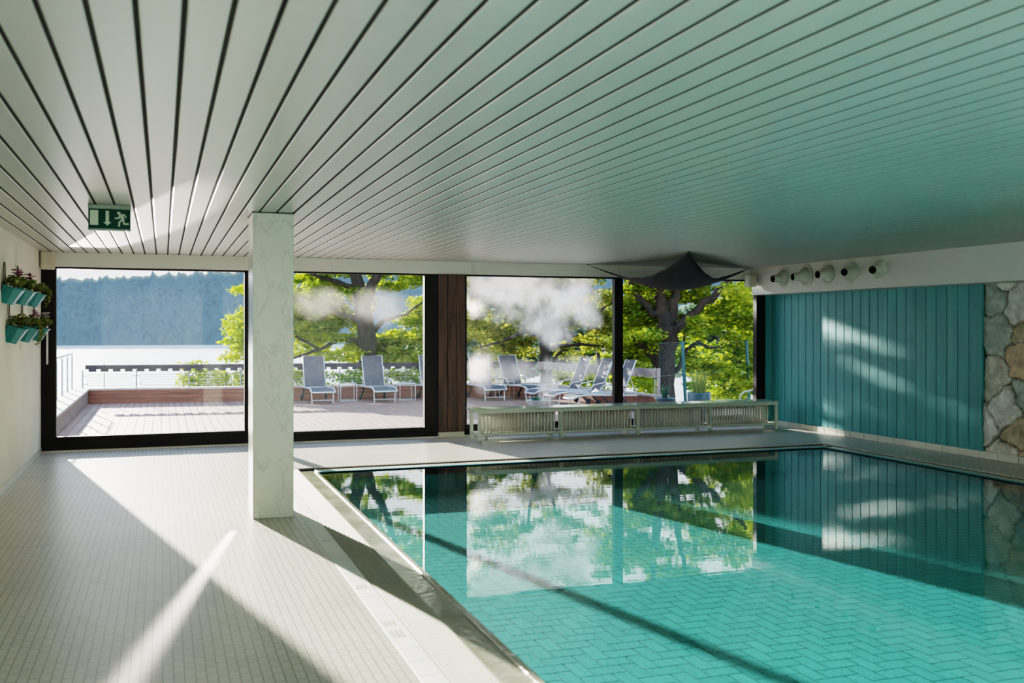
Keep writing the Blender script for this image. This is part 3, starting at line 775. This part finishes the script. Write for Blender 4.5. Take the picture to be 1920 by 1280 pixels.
# wall lamp at the left border
t = thing('wall_lamp', 'round frosted wall lamp glowing at the left edge below the flower pots', 'lamp', (XL, 9.62, 1.78))
q = MB(); q.lathe([(0,.075),(.05,.07),(.085,.052),(.105,.02),(.105,0),(0,0)], 28, axis=(1,0,0)); q.build('shade', M['shade'], t, smooth=True)
q = MB(); q.lathe([(0,0),(.115,0),(.118,.008),(.105,.014)], 28, axis=(1,0,0)); q.build('back_plate', M['alu'], t)

# ------------------------------------------------------------------ terrace
def lineY(x): return 24.65-(x+1.7)*.105      # inner face of the far parapet
q = MB(); bwid = .145; x = -1.62
y_of = lambda x: lineY(x)
while x < 14.2:
    a, b = x+.004, x+bwid-.004
    y1 = y_of(x) if x < 9.6 else 19.8
    q.add([(a,YW+.12,ZD),(b,YW+.12,ZD),(b,y1,ZD),(a,y1,ZD)], [(0,1,2,3)]); x += bwid
tf = q.build('terrace_deck', M['deck']); struct(tf, 'pinkish brown board decking of the lakeside terrace', 'deck')
q = MB(); q.box(-2.2, 9.75, YW+.12, 24.9, ZD-.3, ZD-.015); q.box(9.75, 14.3, YW+.12, 19.9, ZD-.3, ZD-.015); q.build('deck_underside', M['deckgap'], tf)
# far parapet
def slabline(q, x0, x1, off0, off1, z0, z1):
    a0, a1 = lineY(x0), lineY(x1)
    q.add([(x0,a0+off0,z0),(x1,a1+off0,z0),(x1,a1+off1,z0),(x0,a0+off1,z0),(x0,a0+off0,z1),(x1,a1+off0,z1),(x1,a1+off1,z1),(x0,a0+off1,z1)],
          [(3,2,1,0),(4,5,6,7),(0,1,5,4),(1,2,6,5),(2,3,7,6),(3,0,4,7)])
t = thing('terrace_parapet', 'low brown board-clad parapet along the lake side of the terrace', 'parapet', (3.5, 24.2, ZD))
q = MB()
for z0, z1 in ((ZD, ZD+.10),(ZD+.106,ZD+.205),(ZD+.211,ZD+.30)):
    x = -1.62
    while x < 9.0:
        slabline(q, x+.004, min(x+2.2,9.05)-.004, 0, .03, z0, z1); x += 2.2
q.v = [(a-3.5,b-24.2,c-ZD) for a,b,c in q.v]; q.build('cladding', M['clad'], t)
q = MB(); slabline(q, -1.62, 9.1, -.02, .30, ZD+.302, ZD+.345); slabline(q, -1.62, 9.1, .03, .28, ZD, ZD+.302)
q.v = [(a-3.5,b-24.2,c-ZD) for a,b,c in q.v]; q.build('cap', M['stonecap'], t)
# left parapet
t = thing('terrace_parapet', 'low stone parapet on the left side of the terrace', 'parapet', (-1.85, 19.3, ZD))
q = MB(); q.box(-.2,.23,-5.2,5.6,0,.30); q.build('body', M['rock'], t)
q = MB(); q.box(-.24,.26,-5.2,5.6,.30,.345,.006); q.build('cap', M['stonecap'], t)
# left railing
t = thing('metal_railing', 'slim metal railing with thin posts on the left parapet', 'railing', (-1.96, 19.3, ZD+.345))
ys = [15.2+1.18*k for k in range(9)]
for y in ys:
    q = MB(); q.box(-.018,.018,y-19.3-.018,y-19.3+.018,0,.76); q.tube([(0,y-19.3,.76),(0,y-19.3,.795)], .008, 6); q.build('post', M['rail'], t)
q = MB(); q.tube([(0,-4.6,.81),(0,5.4,.81)], .021, 10); q.build('handrail', M['rail'], t)
# far wire railing
t = thing('wire_railing', 'low railing of wire panels and posts on the far parapet', 'railing', (3.5, 24.35, ZD+.345))
zr = ZD+.345
X = -1.75; px = []
while X < 9.0: px.append(X); X += 1.17
def RL(q, n, m):
    q.v = [(a-3.5,b-24.35,c-zr) for a,b,c in q.v]; return q.build(n, m, t)
for x in px:
    q = MB(); y = lineY(x)+.14; q.tube([(x,y,zr),(x,y,zr+.42)], .016, 8); RL(q, 'post', M['rail'])
for a, b in zip(px[:-1], px[1:]):
    q = MB(); a2, b2 = a+.10, b-.10; ya, yb = lineY(a2)+.14, lineY(b2)+.14
    z0, z1 = zr+.06, zr+.31
    q.tube([(a2,ya,z0),(b2,yb,z0),(b2,yb,z1),(a2,ya,z1),(a2,ya,z0)], .008, 6)
    for k in range(1,4): z = z0+(z1-z0)*k/4; q.tube([(a2,ya,z),(b2,yb,z)], .005, 5)
    for z in (z0+.03, z1-.03): q.tube([(a,lineY(a)+.14,z),(a2,ya,z)], .010, 6); q.tube([(b2,yb,z),(b,lineY(b)+.14,z)], .010, 6)
    RL(q, 'wire_panel', M['rail'])
# notched beam
def notched(x0, y0, x1, y1, ztop, hgt, m, name, label, end_post=False):
    L_ = math.hypot(x1-x0, y1-y0); an = math.atan2(y1-y0, x1-x0)
    t = thing(name, label, 'board', (x0, y0, ztop), rz=an)
    q = MB(); nt_ = hgt*.62; d = .05
    q.box(0, L_, -d/2, d/2, -nt_, 0)
    s = .07
    while s < L_-.1:
        q.box(s, min(s+.165, L_), -d/2, d/2, -hgt, -nt_); s += .262
    q.build('notched_plank', m, t)
    s = .4
    q = MB()
    while s < L_:
        q.tube([(s,.035,-hgt),(s,.035,.02)], .018, 8); q.tube([(s,.035,-hgt-.02),(s,.035,-.62 if ztop > .5 else -.3)], .012, 6); s += 2.34
    q.build('support', M['rail'], t)
    return t
notched(-1.68, 24.66, 9.05, lineY(9.05)+.12, .735, .155, M['beam'], 'notched_board', 'long dark notched board along the top of the far railing')
notched(9.1, 23.6, 9.78, 18.45, .735, .19, M['beam2'], 'notched_board', 'pale notched board along the right side of the terrace')
t = thing('terrace_parapet', 'low brown parapet along the right side of the terrace behind loungers', 'parapet', (9.5, 21, ZD), rz=math.atan2(-5.15,.68))
q = MB(); q.box(-2.7,2.6,.0,.2,0,.28); q.build('cladding', M['clad'], t)
q = MB(); q.box(-2.7,2.6,-.02,.24,.28,.32); q.build('cap', M['stonecap'], t)
t = thing('end_post', 'pale upright post at the end of the pale notched board', 'post', (9.80, 18.40, ZD))
q = MB(); q.box(-.03,.03,-.03,.03,0,.90,.004); q.build('shaft', M['beam2'], t)
q = MB(); q.box(-.05,.05,-.05,.05,0,.02); q.build('foot', M['rail'], t)
# wire mesh fence
t = thing('mesh_fence', 'wire mesh fence with green leaning posts right of the notched boards', 'fence', (9.9, 18.6, ZD))
fp = [Vector((9.9,18.6,0)), Vector((11.25,19.85,0)), Vector((13.4,20.55,0)), Vector((15.2,21.1,0))]
hm = 1.42
q = MB()
for a, b in zip(fp[:-1], fp[1:]):
    L_ = (b-a).length; e = (b-a)/L_; s = -hm
    while s < L_:
        for sg in (1,-1):
            s0, z0, s1, z1 = (s, 0, s+hm, hm) if sg > 0 else (s, hm, s+hm, 0)
            if s0 < 0: z0 += (0-s0)*(1 if sg>0 else -1); s0 = 0
            if s1 > L_: z1 -= (s1-L_)*(1 if sg>0 else -1); s1 = L_
            if s1-s0 > .01: q.tube([a+e*s0+Vector((0,0,z0)), a+e*s1+Vector((0,0,z1))], .0014, 3, cap=False)
        s += .14
    for z in (.02, hm/2, hm): q.tube([a+Vector((0,0,z)), b+Vector((0,0,z))], .003, 4)
q.v = [(a-9.9,b-18.6,c) for a,b,c in q.v]; q.build('wire_mesh', M['wire'], t)
for k, p_ in enumerate(fp[1:3]):
    q = MB(); b = p_-fp[0]; q.tube([b+Vector((.03,0,-.3)), b+Vector((-.07,0,hm+.02))], .036, 10); q.build('post', M['post'], t)

# ------------------------------------------------------------------ loungers
def lounger():
    t = thing('sun_lounger', 'x', 'sun lounger', (0,0,ZD))
    W = .27
    # side rails (curved down at the foot)
    pr = [(-.02,.27),(.03,.30),(.12,.335),(.30,.35),(.6,.345),(.9,.335),(1.15,.33),(1.42,.325)]
    q = MB()
    for s in (-1,1): q.tube([(s*W, y, z) for y, z in pr], .019, 8)
    q.tube([(-W,-.02,.27),(W,-.02,.27)], .019, 8); q.tube([(-W,1.42,.325),(W,1.42,.325)], .019, 8); q.tube([(-W,1.12,.325),(W,1.12,.325)], .012, 6)
    q.build('side_frame', M['alu'], t, smooth=True)
    n = 10; vs = []; prs = [(-.02,.278),(.02,.305),(.12,.345),(.30,.348),(.6,.338),(.9,.33),(1.12,.332)]
    q = MB()
    for y, z in prs:
        for k in range(n+1):
            u = k/n*2-1; vs.append((u*(W-.004), y, z-.018*(1-u*u)))
    q.add(vs, [(r*(n+1)+k, r*(n+1)+k+1, (r+1)*(n+1)+k+1, (r+1)*(n+1)+k) for r in range(len(prs)-1) for k in range(n)])
    q.build('seat', M['sling'], t, smooth=True)
    # backrest
    a = math.radians(68); L_ = .78; q = MB(); vs = []; m_ = 8
    for r in range(m_+1):
        s = r/m_; y = 1.12+L_*s*math.cos(a)+.02*math.sin(s*PI); z = .34+L_*s*math.sin(a)
        for k in range(n+1):
            u = k/n*2-1; vs.append((u*(W-.02), y+.016*(1-u*u), z))
    q.add(vs, [(r*(n+1)+k, r*(n+1)+k+1, (r+1)*(n+1)+k+1, (r+1)*(n+1)+k) for r in range(m_) for k in range(n)])
    bk = q.build('backrest', M['sling'], t, smooth=True)
    q = MB(); top = (1.12+L_*math.cos(a), .34+L_*math.sin(a))
    q.tube([(-W+.018,1.12,.34),(-W+.018,*top),(W-.018,*top),(W-.018,1.12,.34)], .014, 6)
    q.build('backrest_frame', M['alu'], bk, smooth=True)
    q = MB(); q.tube([(-W+.04,1.12+L_*.5*math.cos(a)+.03,.34+L_*.5*math.sin(a)),(-W+.04,1.40,.325)], .01, 6); q.tube([(W-.04,1.12+L_*.5*math.cos(a)+.03,.34+L_*.5*math.sin(a)),(W-.04,1.40,.325)], .01, 6); q.build('prop', M['alu'], t)
    for s in (-1,1):
        q = MB(); q.tube([(s*(W-.015),.13,.33),(s*(W-.03),.09,.01)], .014, 8); q.build('leg', M['alu'], t)
        q = MB(); q.tube([(s*W,1.05,.33),(s*W,1.30,.07)], .02, 8); tag(q.build('leg', M['rubber'], t), 'dark rear leg')
        q = MB(); q.lathe([(0,-.02),(.05,-.02),(.062,-.012),(.062,.012),(.05,.02),(0,.02)], 18, origin=(s*(W+.03),1.32,.062), axis=(1,0,0)); q.build('wheel', M['rubber'], t)
        q = MB(); q.tube([(s*(W+.03),.82,.34),(s*(W+.045),.84,.44),(s*(W+.045),.92,.50),(s*(W+.045),1.10,.53),(s*(W+.03),1.24,.56)], .015, 8, flat=.7); q.build('armrest', M['alu'], t, smooth=True)
    q = MB(); q.tube([(-W+.03,.10,.085),(W-.03,.10,.085)], .010, 8); q.build('crossbar', M['alu'], t)
    return t
lg = lounger()
spots = [
 (3.46,22.62,.02,'grey sling lounger facing the glass, first from the marble column'),
 (4.88,22.50,.03,'grey sling lounger in front of the large trunk, second from the marble column'),
 (6.24,22.36,.0,'grey sling lounger half hidden by the dark door stile'),
 (7.50,22.24,.0,'grey sling lounger seen at the left side of the misted window'),
 (8.45,22.0,.20,'grey sling lounger behind the thin trunk in the misted window'),
 (7.85,20.85,-1.50,'grey sling lounger turned sideways, farthest of the three beside the pale board'),
 (7.97,19.95,-1.54,'grey sling lounger turned sideways, middle of the three beside the pale board'),
 (8.0,18.95,-1.60,'grey sling lounger turned sideways, nearest of the three beside the pale board'),
 (9.75,16.15,-1.52,'grey sling lounger at the teal wall end, mostly behind the black window frame'),
]
GL = 'sun loungers on the terrace'
for i, (x, y, r, lab) in enumerate(spots):
    if i == 0: lg.location = (x,y,ZD); lg.rotation_euler = (0,0,r); lg['label'] = lab; lg['group'] = GL
    else: dup(lg, (x,y,ZD), r, lab, GL)
# side tables (sled frame)
def side_table():
    t = thing('side_table', 'x', 'table', (0,0,ZD))
    q = MB(); q.box(-.20,.20,-.20,.20,.40,.415,.004); q.build('table_top', M['alu'], t)
    for s in (-1,1):
        q = MB(); q.tube([(-.19,s*.17,.395),(-.19,s*.17,.012),(.19,s*.17,.012),(.19,s*.17,.395)], .012, 8); q.build('sled_leg', M['alu'], t)
    return t
tb = side_table(); tb.location = (4.16,23.45,ZD); tb['label'] = 'white tubular side table between the first and second lounger'; tb['group'] = 'side tables between the loungers'
dup(tb, (5.55,23.3,ZD), .03, 'white tubular side table between the second lounger and the door stile', 'side tables between the loungers')
dup(tb, (8.08,23.3,ZD), .0, 'white tubular side table behind the misted window beside the brown parapet', 'side tables between the loungers')
# low table
t = thing('low_table', 'low white square table standing just outside the misted window', 'table', (6.13,15.95,ZD))
q = MB(); q.box(-.28,.28,-.24,.24,.345,.37,.004); q.build('table_top', M['alu'], t)
for a in (-.24,.24):
    for b in (-.2,.2):
        q = MB(); q.box(a-.018,a+.018,b-.018,b+.018,0,.345); q.build('leg', M['alu'], t)
def blades(n, base, spread, hgt, w, bend):
    q = MB()
    for k in range(n):
        an = rng.uniform(0,2*PI); r0 = rng.uniform(0,base); e = Vector((math.cos(an),math.sin(an),0)); f_ = Vector((-e.y,e.x,0))
        h = hgt*rng.uniform(.6,1); sp = spread*rng.uniform(.2,1); pts = []
        for s in (0,.33,.66,1):
            pts.append((e*(r0+sp*s**bend)+Vector((0,0,h*s-(.15*h*s**4)*sp/spread)), w*(1-s*.92)))
        vs = []
        for p_, ww in pts: vs += [p_-f_*ww, p_+e*ww*.4, p_+f_*ww]
        q.add(vs, [(i*3+j, i*3+j+1, i*3+4+j, i*3+3+j) for i in range(3) for j in range(2)], float(rng.random()))
    return q
def bowl(loc, R_, hh, label, m, blade, ped=0):
    t = thing('planted_bowl', label, 'plant pot', loc)
    q = MB()
    if ped: q.lathe([(0,0),(R_*.5,0),(R_*.42,ped*.3),(R_*.3,ped),(0,ped)], 24)
    q.lathe([(0,ped),(R_*.45,ped),(R_*.72,ped+hh*.35),(R_*.93,ped+hh*.8),(R_,ped+hh),(R_*.95,ped+hh+.008),(R_*.88,ped+hh),(R_*.8,ped+hh*.8),(0,ped+hh*.75)], 28)
    q.build('bowl', m, t, smooth=True)
    q = blade; q.v = [(a,b,c+ped+hh*.7) for a,b,c in q.v]; q.build('leaves', M['agave'], t, tint=True)
    return t
bowl((6.13,15.95,ZD+.37), .20, .12, 'shallow pale bowl with small green succulent on the low white table', M['bowl'], blades(60,.08,.10,.14,.014,1.2))
bb = at(1247, 0, 17.6); bowl((bb.x,bb.y,ZD), .19, .13, 'dark footed bowl with upright agave beside the end post', M['planter'], blades(34,.04,.12,.34,.016,1.6), ped=.36)
bb = at(1311, 0, 19.2)
t = thing('potted_reed', 'large blue round planter with tall reed grass behind the last window', 'plant pot', (bb.x,bb.y,ZD))
q = MB(); q.lathe([(0,0),(.20,0),(.215,.05),(.225,.25),(.228,.47),(.222,.49),(.205,.485),(.20,.42),(0,.41)], 32); q.build('planter', M['planter'], t, smooth=True)
q = blades(170,.15,.16,.60,.008,1.6); q.v = [(a,b,c+.41) for a,b,c in q.v]; q.build('reeds', M['grass'], t, tint=True)

# ------------------------------------------------------------------ trees
def tree(name, label, d, limbs, clumps, m, n_per, size=.115, group='trees beyond the terrace', seed=1, dens=1., flat=.55):
    base = at(limbs[0][0][0], limbs[0][0][1], d)
    t = thing(name, label, 'tree', base, group=group)
    q = MB()
    for li, lb in enumerate(limbs):
        pts = []; rs = []
        for k, e in enumerate(lb):
            p_ = at(e[0], e[1], d+(e[3] if len(e) > 3 else 0)); pts.append(p_-base); rs.append(e[2])
        # subdivide with slight wobble
        P_, R_ = [pts[0]], [rs[0]]
        for a, b, ra, rb in zip(pts[:-1], pts[1:], rs[:-1], rs[1:]):
            for s in (.33,.66,1.):
                w = Vector(rng.normal(0,.25,3))*min(ra,.12) if s < 1 else Vector((0,0,0))
                P_.append(a.lerp(b,s)+w); R_.append(ra+(rb-ra)*s)
        R_[0] *= 1.15 if li == 0 else 1
        q.tube(P_, R_, 10 if rs[0] > .1 else 7)
    # twigs into the clumps
    cs = []; tint = []
    for (px_, py_, rx, ry, w) in clumps:
        nsub = max(1, int(w*1.5))
        for k in range(nsub):
            c = at(px_+rng.uniform(-1,1)*rx, py_+rng.uniform(-1,1)*ry, d+rng.uniform(.1,2.4)-(.8 if rng.random()<.16 else 0))-base
            R = rng.uniform(.22,.50)*(2.2 if d > 50 else 1)
            n = int(n_per*dens*min(R,.6)/.4)
            pts = blob(c, (R, R, R*.36), n); cs.append(pts); tint.append(np.full(n, rng.random()))
    q.build('trunk', M['bark'], t, smooth=True)
    foliage('leaves', m, np.vstack(cs), size, t, flat, tint=np.concatenate(tint))
    return t
tree('maple_tree', 'large maple with thick forked trunk behind the second lounger', 27,
 [[(692,900,.34),(690,760,.27),(691,700,.25),(690,640,.25),(682,590,.23),(677,560,.21),(668,520,.16),(662,480,.14),(655,400,.10),(650,320,.05)],
  [(682,575,.17),(694,545,.14),(708,515,.12),(728,480,.10),(745,420,.06),(760,340,.03)],
  [(684,625,.11),(672,600,.09),(655,592,.07),(640,590,.05),(610,570,.03)],
  [(686,648,.09),(668,637,.08),(637,636,.06),(600,655,.045,-.5),(562,667,.035,-.8),(500,690,.02,-1)],
  [(690,630,.09),(720,600,.06),(760,590,.04),(800,560,.02)],
  [(668,540,.08),(620,525,.06),(560,505,.04),(470,500,.02)],
  [(600,655,.04),(520,610,.03),(450,640,.02)]],
 [(585,560,38,55,34),(590,640,40,30,18),(650,600,45,40,20),(640,530,40,20,7),(690,655,50,22,14),(745,650,45,30,26),(775,600,25,35,9),(725,525,20,15,5),(770,520,30,14,5),(660,470,110,35,20),(640,400,130,45,24),(700,340,150,45,22),
  (448,640,22,35,9),(440,600,8,15,2),(452,535,6,10,1.5),(500,600,40,70,22),(490,455,60,32,50),(500,390,80,40,55),(418,430,26,55,22),(415,365,26,28,12),(610,430,80,50,64),(680,430,36,50,18),(750,400,25,12,4),(800,420,25,50,12),(580,380,120,30,44),(480,330,90,40,16)],  # dense clumps above the window heads added to block sun on the pool
 M['leaf'], 135)
tree('slender_tree', 'slender tree with spreading branches seen through the misted window', 25.5,
 [[(1024,900,.20),(1024,760,.17),(1025,700,.15),(1023,660,.14),(1020,632,.12),(1012,600,.08),(1000,560,.06),(990,480,.03)],
  [(1022,640,.09),(1045,620,.07),(1075,600,.055),(1110,590,.04),(1160,560,.02)],
  [(1024,655,.06),(1045,648,.05),(1090,645,.04),(1140,650,.02)],
  [(1018,632,.07),(985,620,.05),(940,640,.04),(900,650,.02)],
  [(1025,690,.05),(1050,660,.035),(1065,655,.02)],
  [(1015,610,.06),(1030,560,.05),(1045,480,.03)]],
 [(920,620,40,40,20),(970,620,40,25,16),(895,570,18,45,10),(1000,590,40,20,9),(1080,590,45,20,10),(1120,620,35,35,12),(1140,570,18,35,8),(960,545,70,25,12),(1060,520,70,30,12),(980,440,100,50,24),(1090,420,60,60,16),(900,470,40,50,8),(1070,660,30,15,4),(950,670,40,20,6),(980,350,110,40,18)],
 M['leaf2'], 120, size=.105)
tree('maple_tree', 'dark forked maple behind the wire mesh fence', 23.6,
 [[(1246,900,.36),(1244,790,.30),(1243,720,.27),(1246,660,.25),(1250,628,.24),(1254,612,.22)],
  [(1250,622,.19),(1243,590,.17),(1238,560,.15),(1235,525,.13),(1230,470,.10),(1225,380,.05)],
  [(1256,612,.13),(1262,580,.12),(1267,540,.11),(1272,480,.08),(1285,400,.04)],
  [(1240,590,.10),(1224,588,.10),(1208,568,.085),(1192,548,.08),(1178,515,.06),(1160,460,.03)],
  [(1258,622,.12),(1285,600,.11),(1315,572,.10),(1342,552,.085),(1368,528,.07),(1400,490,.04)],
  [(1240,690,.14),(1226,665,.12),(1205,650,.07),(1180,630,.04)],
  [(1256,705,.07),(1274,688,.06),(1288,655,.045),(1310,640,.04),(1330,652,.035),(1356,652,.02)],
  [(1286,760,.04),(1283,690,.035),(1282,640,.03),(1288,590,.02)]],
 [(1200,600,28,40,22),(1195,560,25,25,10),(1185,660,20,25,10),(1215,545,20,15,7),(1225,640,18,22,5),(1290,545,30,18,9),(1310,610,30,25,9),(1340,590,28,25,10),(1300,680,30,30,7),(1385,560,30,25,10),(1400,620,25,40,16),(1395,690,28,35,16),(1350,690,25,25,7),(1350,740,40,12,6),(1190,710,18,12,4),(1250,500,100,30,18),(1230,420,110,40,26),(1360,470,70,50,18),(1180,480,40,40,10),(1300,340,120,50,26)],
 M['leaf'], 135)
tree('background_tree', 'dense pale green tree filling the far right of the last window', 30,
 [[(1428,900,.25),(1424,760,.2),(1420,650,.16),(1410,560,.12),(1400,480,.06)],
  [(1352,800,.07),(1358,720,.05),(1364,620,.04),(1360,540,.02)]],
 [(1410,600,30,70,18),(1360,640,30,60,12),(1400,720,40,30,12),(1330,720,30,20,5),(1290,640,25,30,5),(1450,600,40,100,24),(1420,450,60,50,14)],
 M['leaf3'], 150, size=.14)
tree('background_tree', 'low leafy tree behind the loungers turned sideways', 31,
 [[(1130,850,.12),(1128,740,.10),(1126,690,.08),(1120,640,.04)]],
 [(1130,690,45,25,16),(1180,700,30,20,10),(1090,700,30,15,7),(1220,690,30,30,10),(1150,650,50,20,7)],
 M['leaf'], 120, size=.13)
M['leafhaze'] = leafmat('hazy_leaves', (.10,.17,.13), (.34,.42,.26))  # distance haze put into the leaf colours
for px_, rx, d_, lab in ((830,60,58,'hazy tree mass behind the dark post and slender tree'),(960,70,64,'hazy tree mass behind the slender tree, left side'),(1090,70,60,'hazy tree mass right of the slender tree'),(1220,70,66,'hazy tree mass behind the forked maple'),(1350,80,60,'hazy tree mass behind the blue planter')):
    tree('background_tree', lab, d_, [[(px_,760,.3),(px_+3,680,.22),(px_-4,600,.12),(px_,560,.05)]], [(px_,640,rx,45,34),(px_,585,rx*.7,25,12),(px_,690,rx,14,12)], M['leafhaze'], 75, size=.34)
# shrubs behind the far railing
def shrub(px_, py_, rx, ry, d, n, label, m):
    base = at(px_, 800, d); t = thing('leafy_shrub', label, 'shrub', base, group='shrubs behind the far railing')
    q = MB()
    for k in range(7):
        tip = at(px_+rng.uniform(-1,1)*rx, py_+rng.uniform(-1,.6)*ry, d+rng.uniform(-.4,.4))-base
        q.tube([Vector((0,0,0)), tip*.5+Vector((rng.uniform(-.1,.1),0,.1)), tip], [.03,.018,.006], 5)
    q.build('stems', M['bark'], t)
    cs = []
    for k in range(n):
        c = at(px_+rng.uniform(-1,1)*rx, py_+rng.uniform(-1,1)*ry, d+rng.uniform(-.6,.6))-base
        cs.append(blob(c, (.26,.26,.16), 55))
    foliage('leaves', m, np.vstack(cs), .10, t, .55)
shrub(362,702,24,20,26.2,16,'bright leafy shrub at the left end of the foliage behind the far railing', M['leaf'])
shrub(432,712,34,16,26.2,18,'leafy shrub just left of the marble column behind the far railing', M['leaf'])
shrub(560,715,40,16,26.2,22,'leafy shrub behind the first lounger', M['leaf'])
shrub(655,715,42,16,26.0,24,'leafy shrub behind the side table left of the second lounger', M['leaf3'])
shrub(755,715,38,16,26.0,22,'leafy shrub behind the second side table, right of the second lounger', M['leaf'])
shrub(930,712,45,16,26.4,18,'leafy shrub behind the lounger at the left of the misted window', M['leaf2'])
shrub(1080,712,48,18,26.4,26,'leafy shrub right of the thin trunk behind the sideways loungers', M['leaf'])
shrub(1208,730,20,14,23.0,9,'pale leafy shrub under the end of the pale notched board', M['leaf'])

# ------------------------------------------------------------------ lake, shore and far woods
q = MB(); q.box(-.8, 60, 27, 34, -7, -4.2); q.v = [(x, y+ (x*.1), z) for x,y,z in q.v]
bank = MB(); n = 24
vs = []; fs = []
for i in range(n+1):
    for j in range(9):
        x = -1+i*2.6; y = 20.5+j*2.2 if x > 9 else 25+j*1.6
        vs.append((x, y, -1.2-j*.62+.25*math.sin(i*1.7+j)+(0 if x < 9 else .2)))
for i in range(n):
    for j in range(8): fs.append((i*9+j,(i+1)*9+j,(i+1)*9+j+1,i*9+j+1))
bank.add(vs, fs); M['bank'] = mat('bank_grass', (.07,.11,.03), .9, noise=((2,2,2),(.12,.13,.05),5,.35,.65))
struct(bank.build('lake_bank', M['bank'], smooth=True), 'grassy bank falling from the terrace to the lake', 'ground')
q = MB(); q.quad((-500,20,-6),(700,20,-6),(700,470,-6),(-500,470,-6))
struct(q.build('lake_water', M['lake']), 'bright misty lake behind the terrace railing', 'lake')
# wooded ridge
def ridge():
    N, R_ = 900, 26; vs = []; fs = []; tint = []
    xs = np.linspace(-420, 560, N)
    prof = 24.5+3.5*np.sin(xs*.009+.6)+1.6*np.sin(xs*.031)+np.abs(rng.normal(0,.9,N))+.7*np.abs(np.sin(xs*.33+np.sin(xs*.07)*3))+.5*np.sin(xs*.9)
    prof += np.clip((xs-90)/60,0,1)*6
    for i, x in enumerate(xs):
        for j in range(R_):
            s = j/(R_-1); z = -6+(prof[i]+6)*(s**.75 if s < 1 else 1)
            y = 455+55*s+ (rng.normal(0,1.2) if j else 0) - .06*x
            vs.append((x, y, z)); tint.append(0 if j < R_-2 else .8)
    for i in range(N-1):
        for j in range(R_-1): fs.append((i*R_+j,(i+1)*R_+j,(i+1)*R_+j+1,i*R_+j+1))
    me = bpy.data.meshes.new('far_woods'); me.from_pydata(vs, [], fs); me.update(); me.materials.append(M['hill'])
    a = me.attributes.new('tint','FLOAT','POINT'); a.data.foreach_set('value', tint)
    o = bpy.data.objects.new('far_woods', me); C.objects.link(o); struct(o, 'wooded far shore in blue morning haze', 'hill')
ridge()

# ------------------------------------------------------------------ light
w = bpy.data.worlds.new('sky'); scene.world = w; w.use_nodes = True; nt = w.node_tree; nt.nodes.clear(); L = nt.links.new
o = nt.nodes.new('ShaderNodeOutputWorld'); bg = nt.nodes.new('ShaderNodeBackground'); tc = nt.nodes.new('ShaderNodeTexCoord'); sp = nt.nodes.new('ShaderNodeSeparateXYZ')
rp = nt.nodes.new('ShaderNodeValToRGB'); L(tc.outputs['Generated'], sp.inputs[0]); L(sp.outputs[2], rp.inputs[0])
el = rp.color_ramp.elements; el[0].position = 0; el[0].color = (.95,.97,1,1); el[1].position = 1; el[1].color = (.35,.55,.95,1)
z = el.new(.22); z.color = (.85,.93,1,1); z = el.new(.5); z.color = (.55,.74,1,1)
L(rp.outputs[0], bg.inputs[0]); bg.inputs[1].default_value = 1.25; L(bg.outputs[0], o.inputs[0])

def lamp(name, kind, energy, col, **k):
    l = bpy.data.lights.new(name, kind); l.energy = energy; l.color = col
    for a, b in k.items(): setattr(l, a, b)
    o = bpy.data.objects.new(name, l); C.objects.link(o); return o
SUN = Vector((.211,-.978,-.222)).normalized()
s = lamp('morning_sun', 'SUN', 15, (1,.93,.82), angle=math.radians(.7))
s.rotation_euler = SUN.to_track_quat('-Z','Y').to_euler()
# added spot standing in for sun reflected off the deck onto the ceiling
d = Vector((.211,-.978,.222)).normalized(); p0 = Vector((-3.35,24.1,.27))
s = lamp('deck_reflection_spot', 'SPOT', 30000, (1,.92,.86), spot_size=math.radians(5.2), spot_blend=.25, shadow_soft_size=.05)
s.location = p0; s.rotation_euler = (Vector((-.62,11.0,2.6))-p0).to_track_quat('-Z','Y').to_euler()
# added lamp standing in for sunlight mirrored by the column's polished side
d = Vector((-.211,-.978,-.222)).normalized()
s = lamp('column_reflection_lamp', 'AREA', 3.4, (1,.94,.86), shape='RECTANGLE', size=.11, size_y=2.2, spread=math.radians(3))
s.location = (.665, 8.55, 1.25); s.rotation_euler = d.to_track_quat('-Z','Y').to_euler()
# added overhead fill lamp aimed at the back wall for bounce light
s = lamp('back_wall_fill', 'AREA', 1100, (.97,.98,1), shape='RECTANGLE', size=8.5, size_y=.5)
s.location = (4, .2, H-.05); s.rotation_euler = Vector((0,-1,-.45)).to_track_quat('-Z','Z').to_euler()


# ------------------------------------------------------------------ camera and view
cam = bpy.data.cameras.new('camera'); cam.sensor_width = 36; cam.lens = F*36/1920; cam.shift_y = -(640-Y0)/1920; cam.clip_end = 2000; cam.clip_start = .05
cam.dof.use_dof = True; cam.dof.focus_distance = 14; cam.dof.aperture_fstop = 2.8
co = bpy.data.objects.new('camera', cam); C.objects.link(co); co.location = (0,0,HC); co.rotation_euler = (PI/2,0,-TH)
scene.camera = co
scene.view_settings.view_transform = 'Filmic'
scene.view_settings.look = 'High Contrast'
scene.view_settings.exposure = 0.75
cy = scene.cycles
cy.max_bounces = 9; cy.diffuse_bounces = 4; cy.glossy_bounces = 4; cy.transmission_bounces = 4; cy.transparent_max_bounces = 12
cy.caustics_reflective = False; cy.caustics_refractive = False
cy.sample_clamp_indirect = 6
cy.use_denoising = True
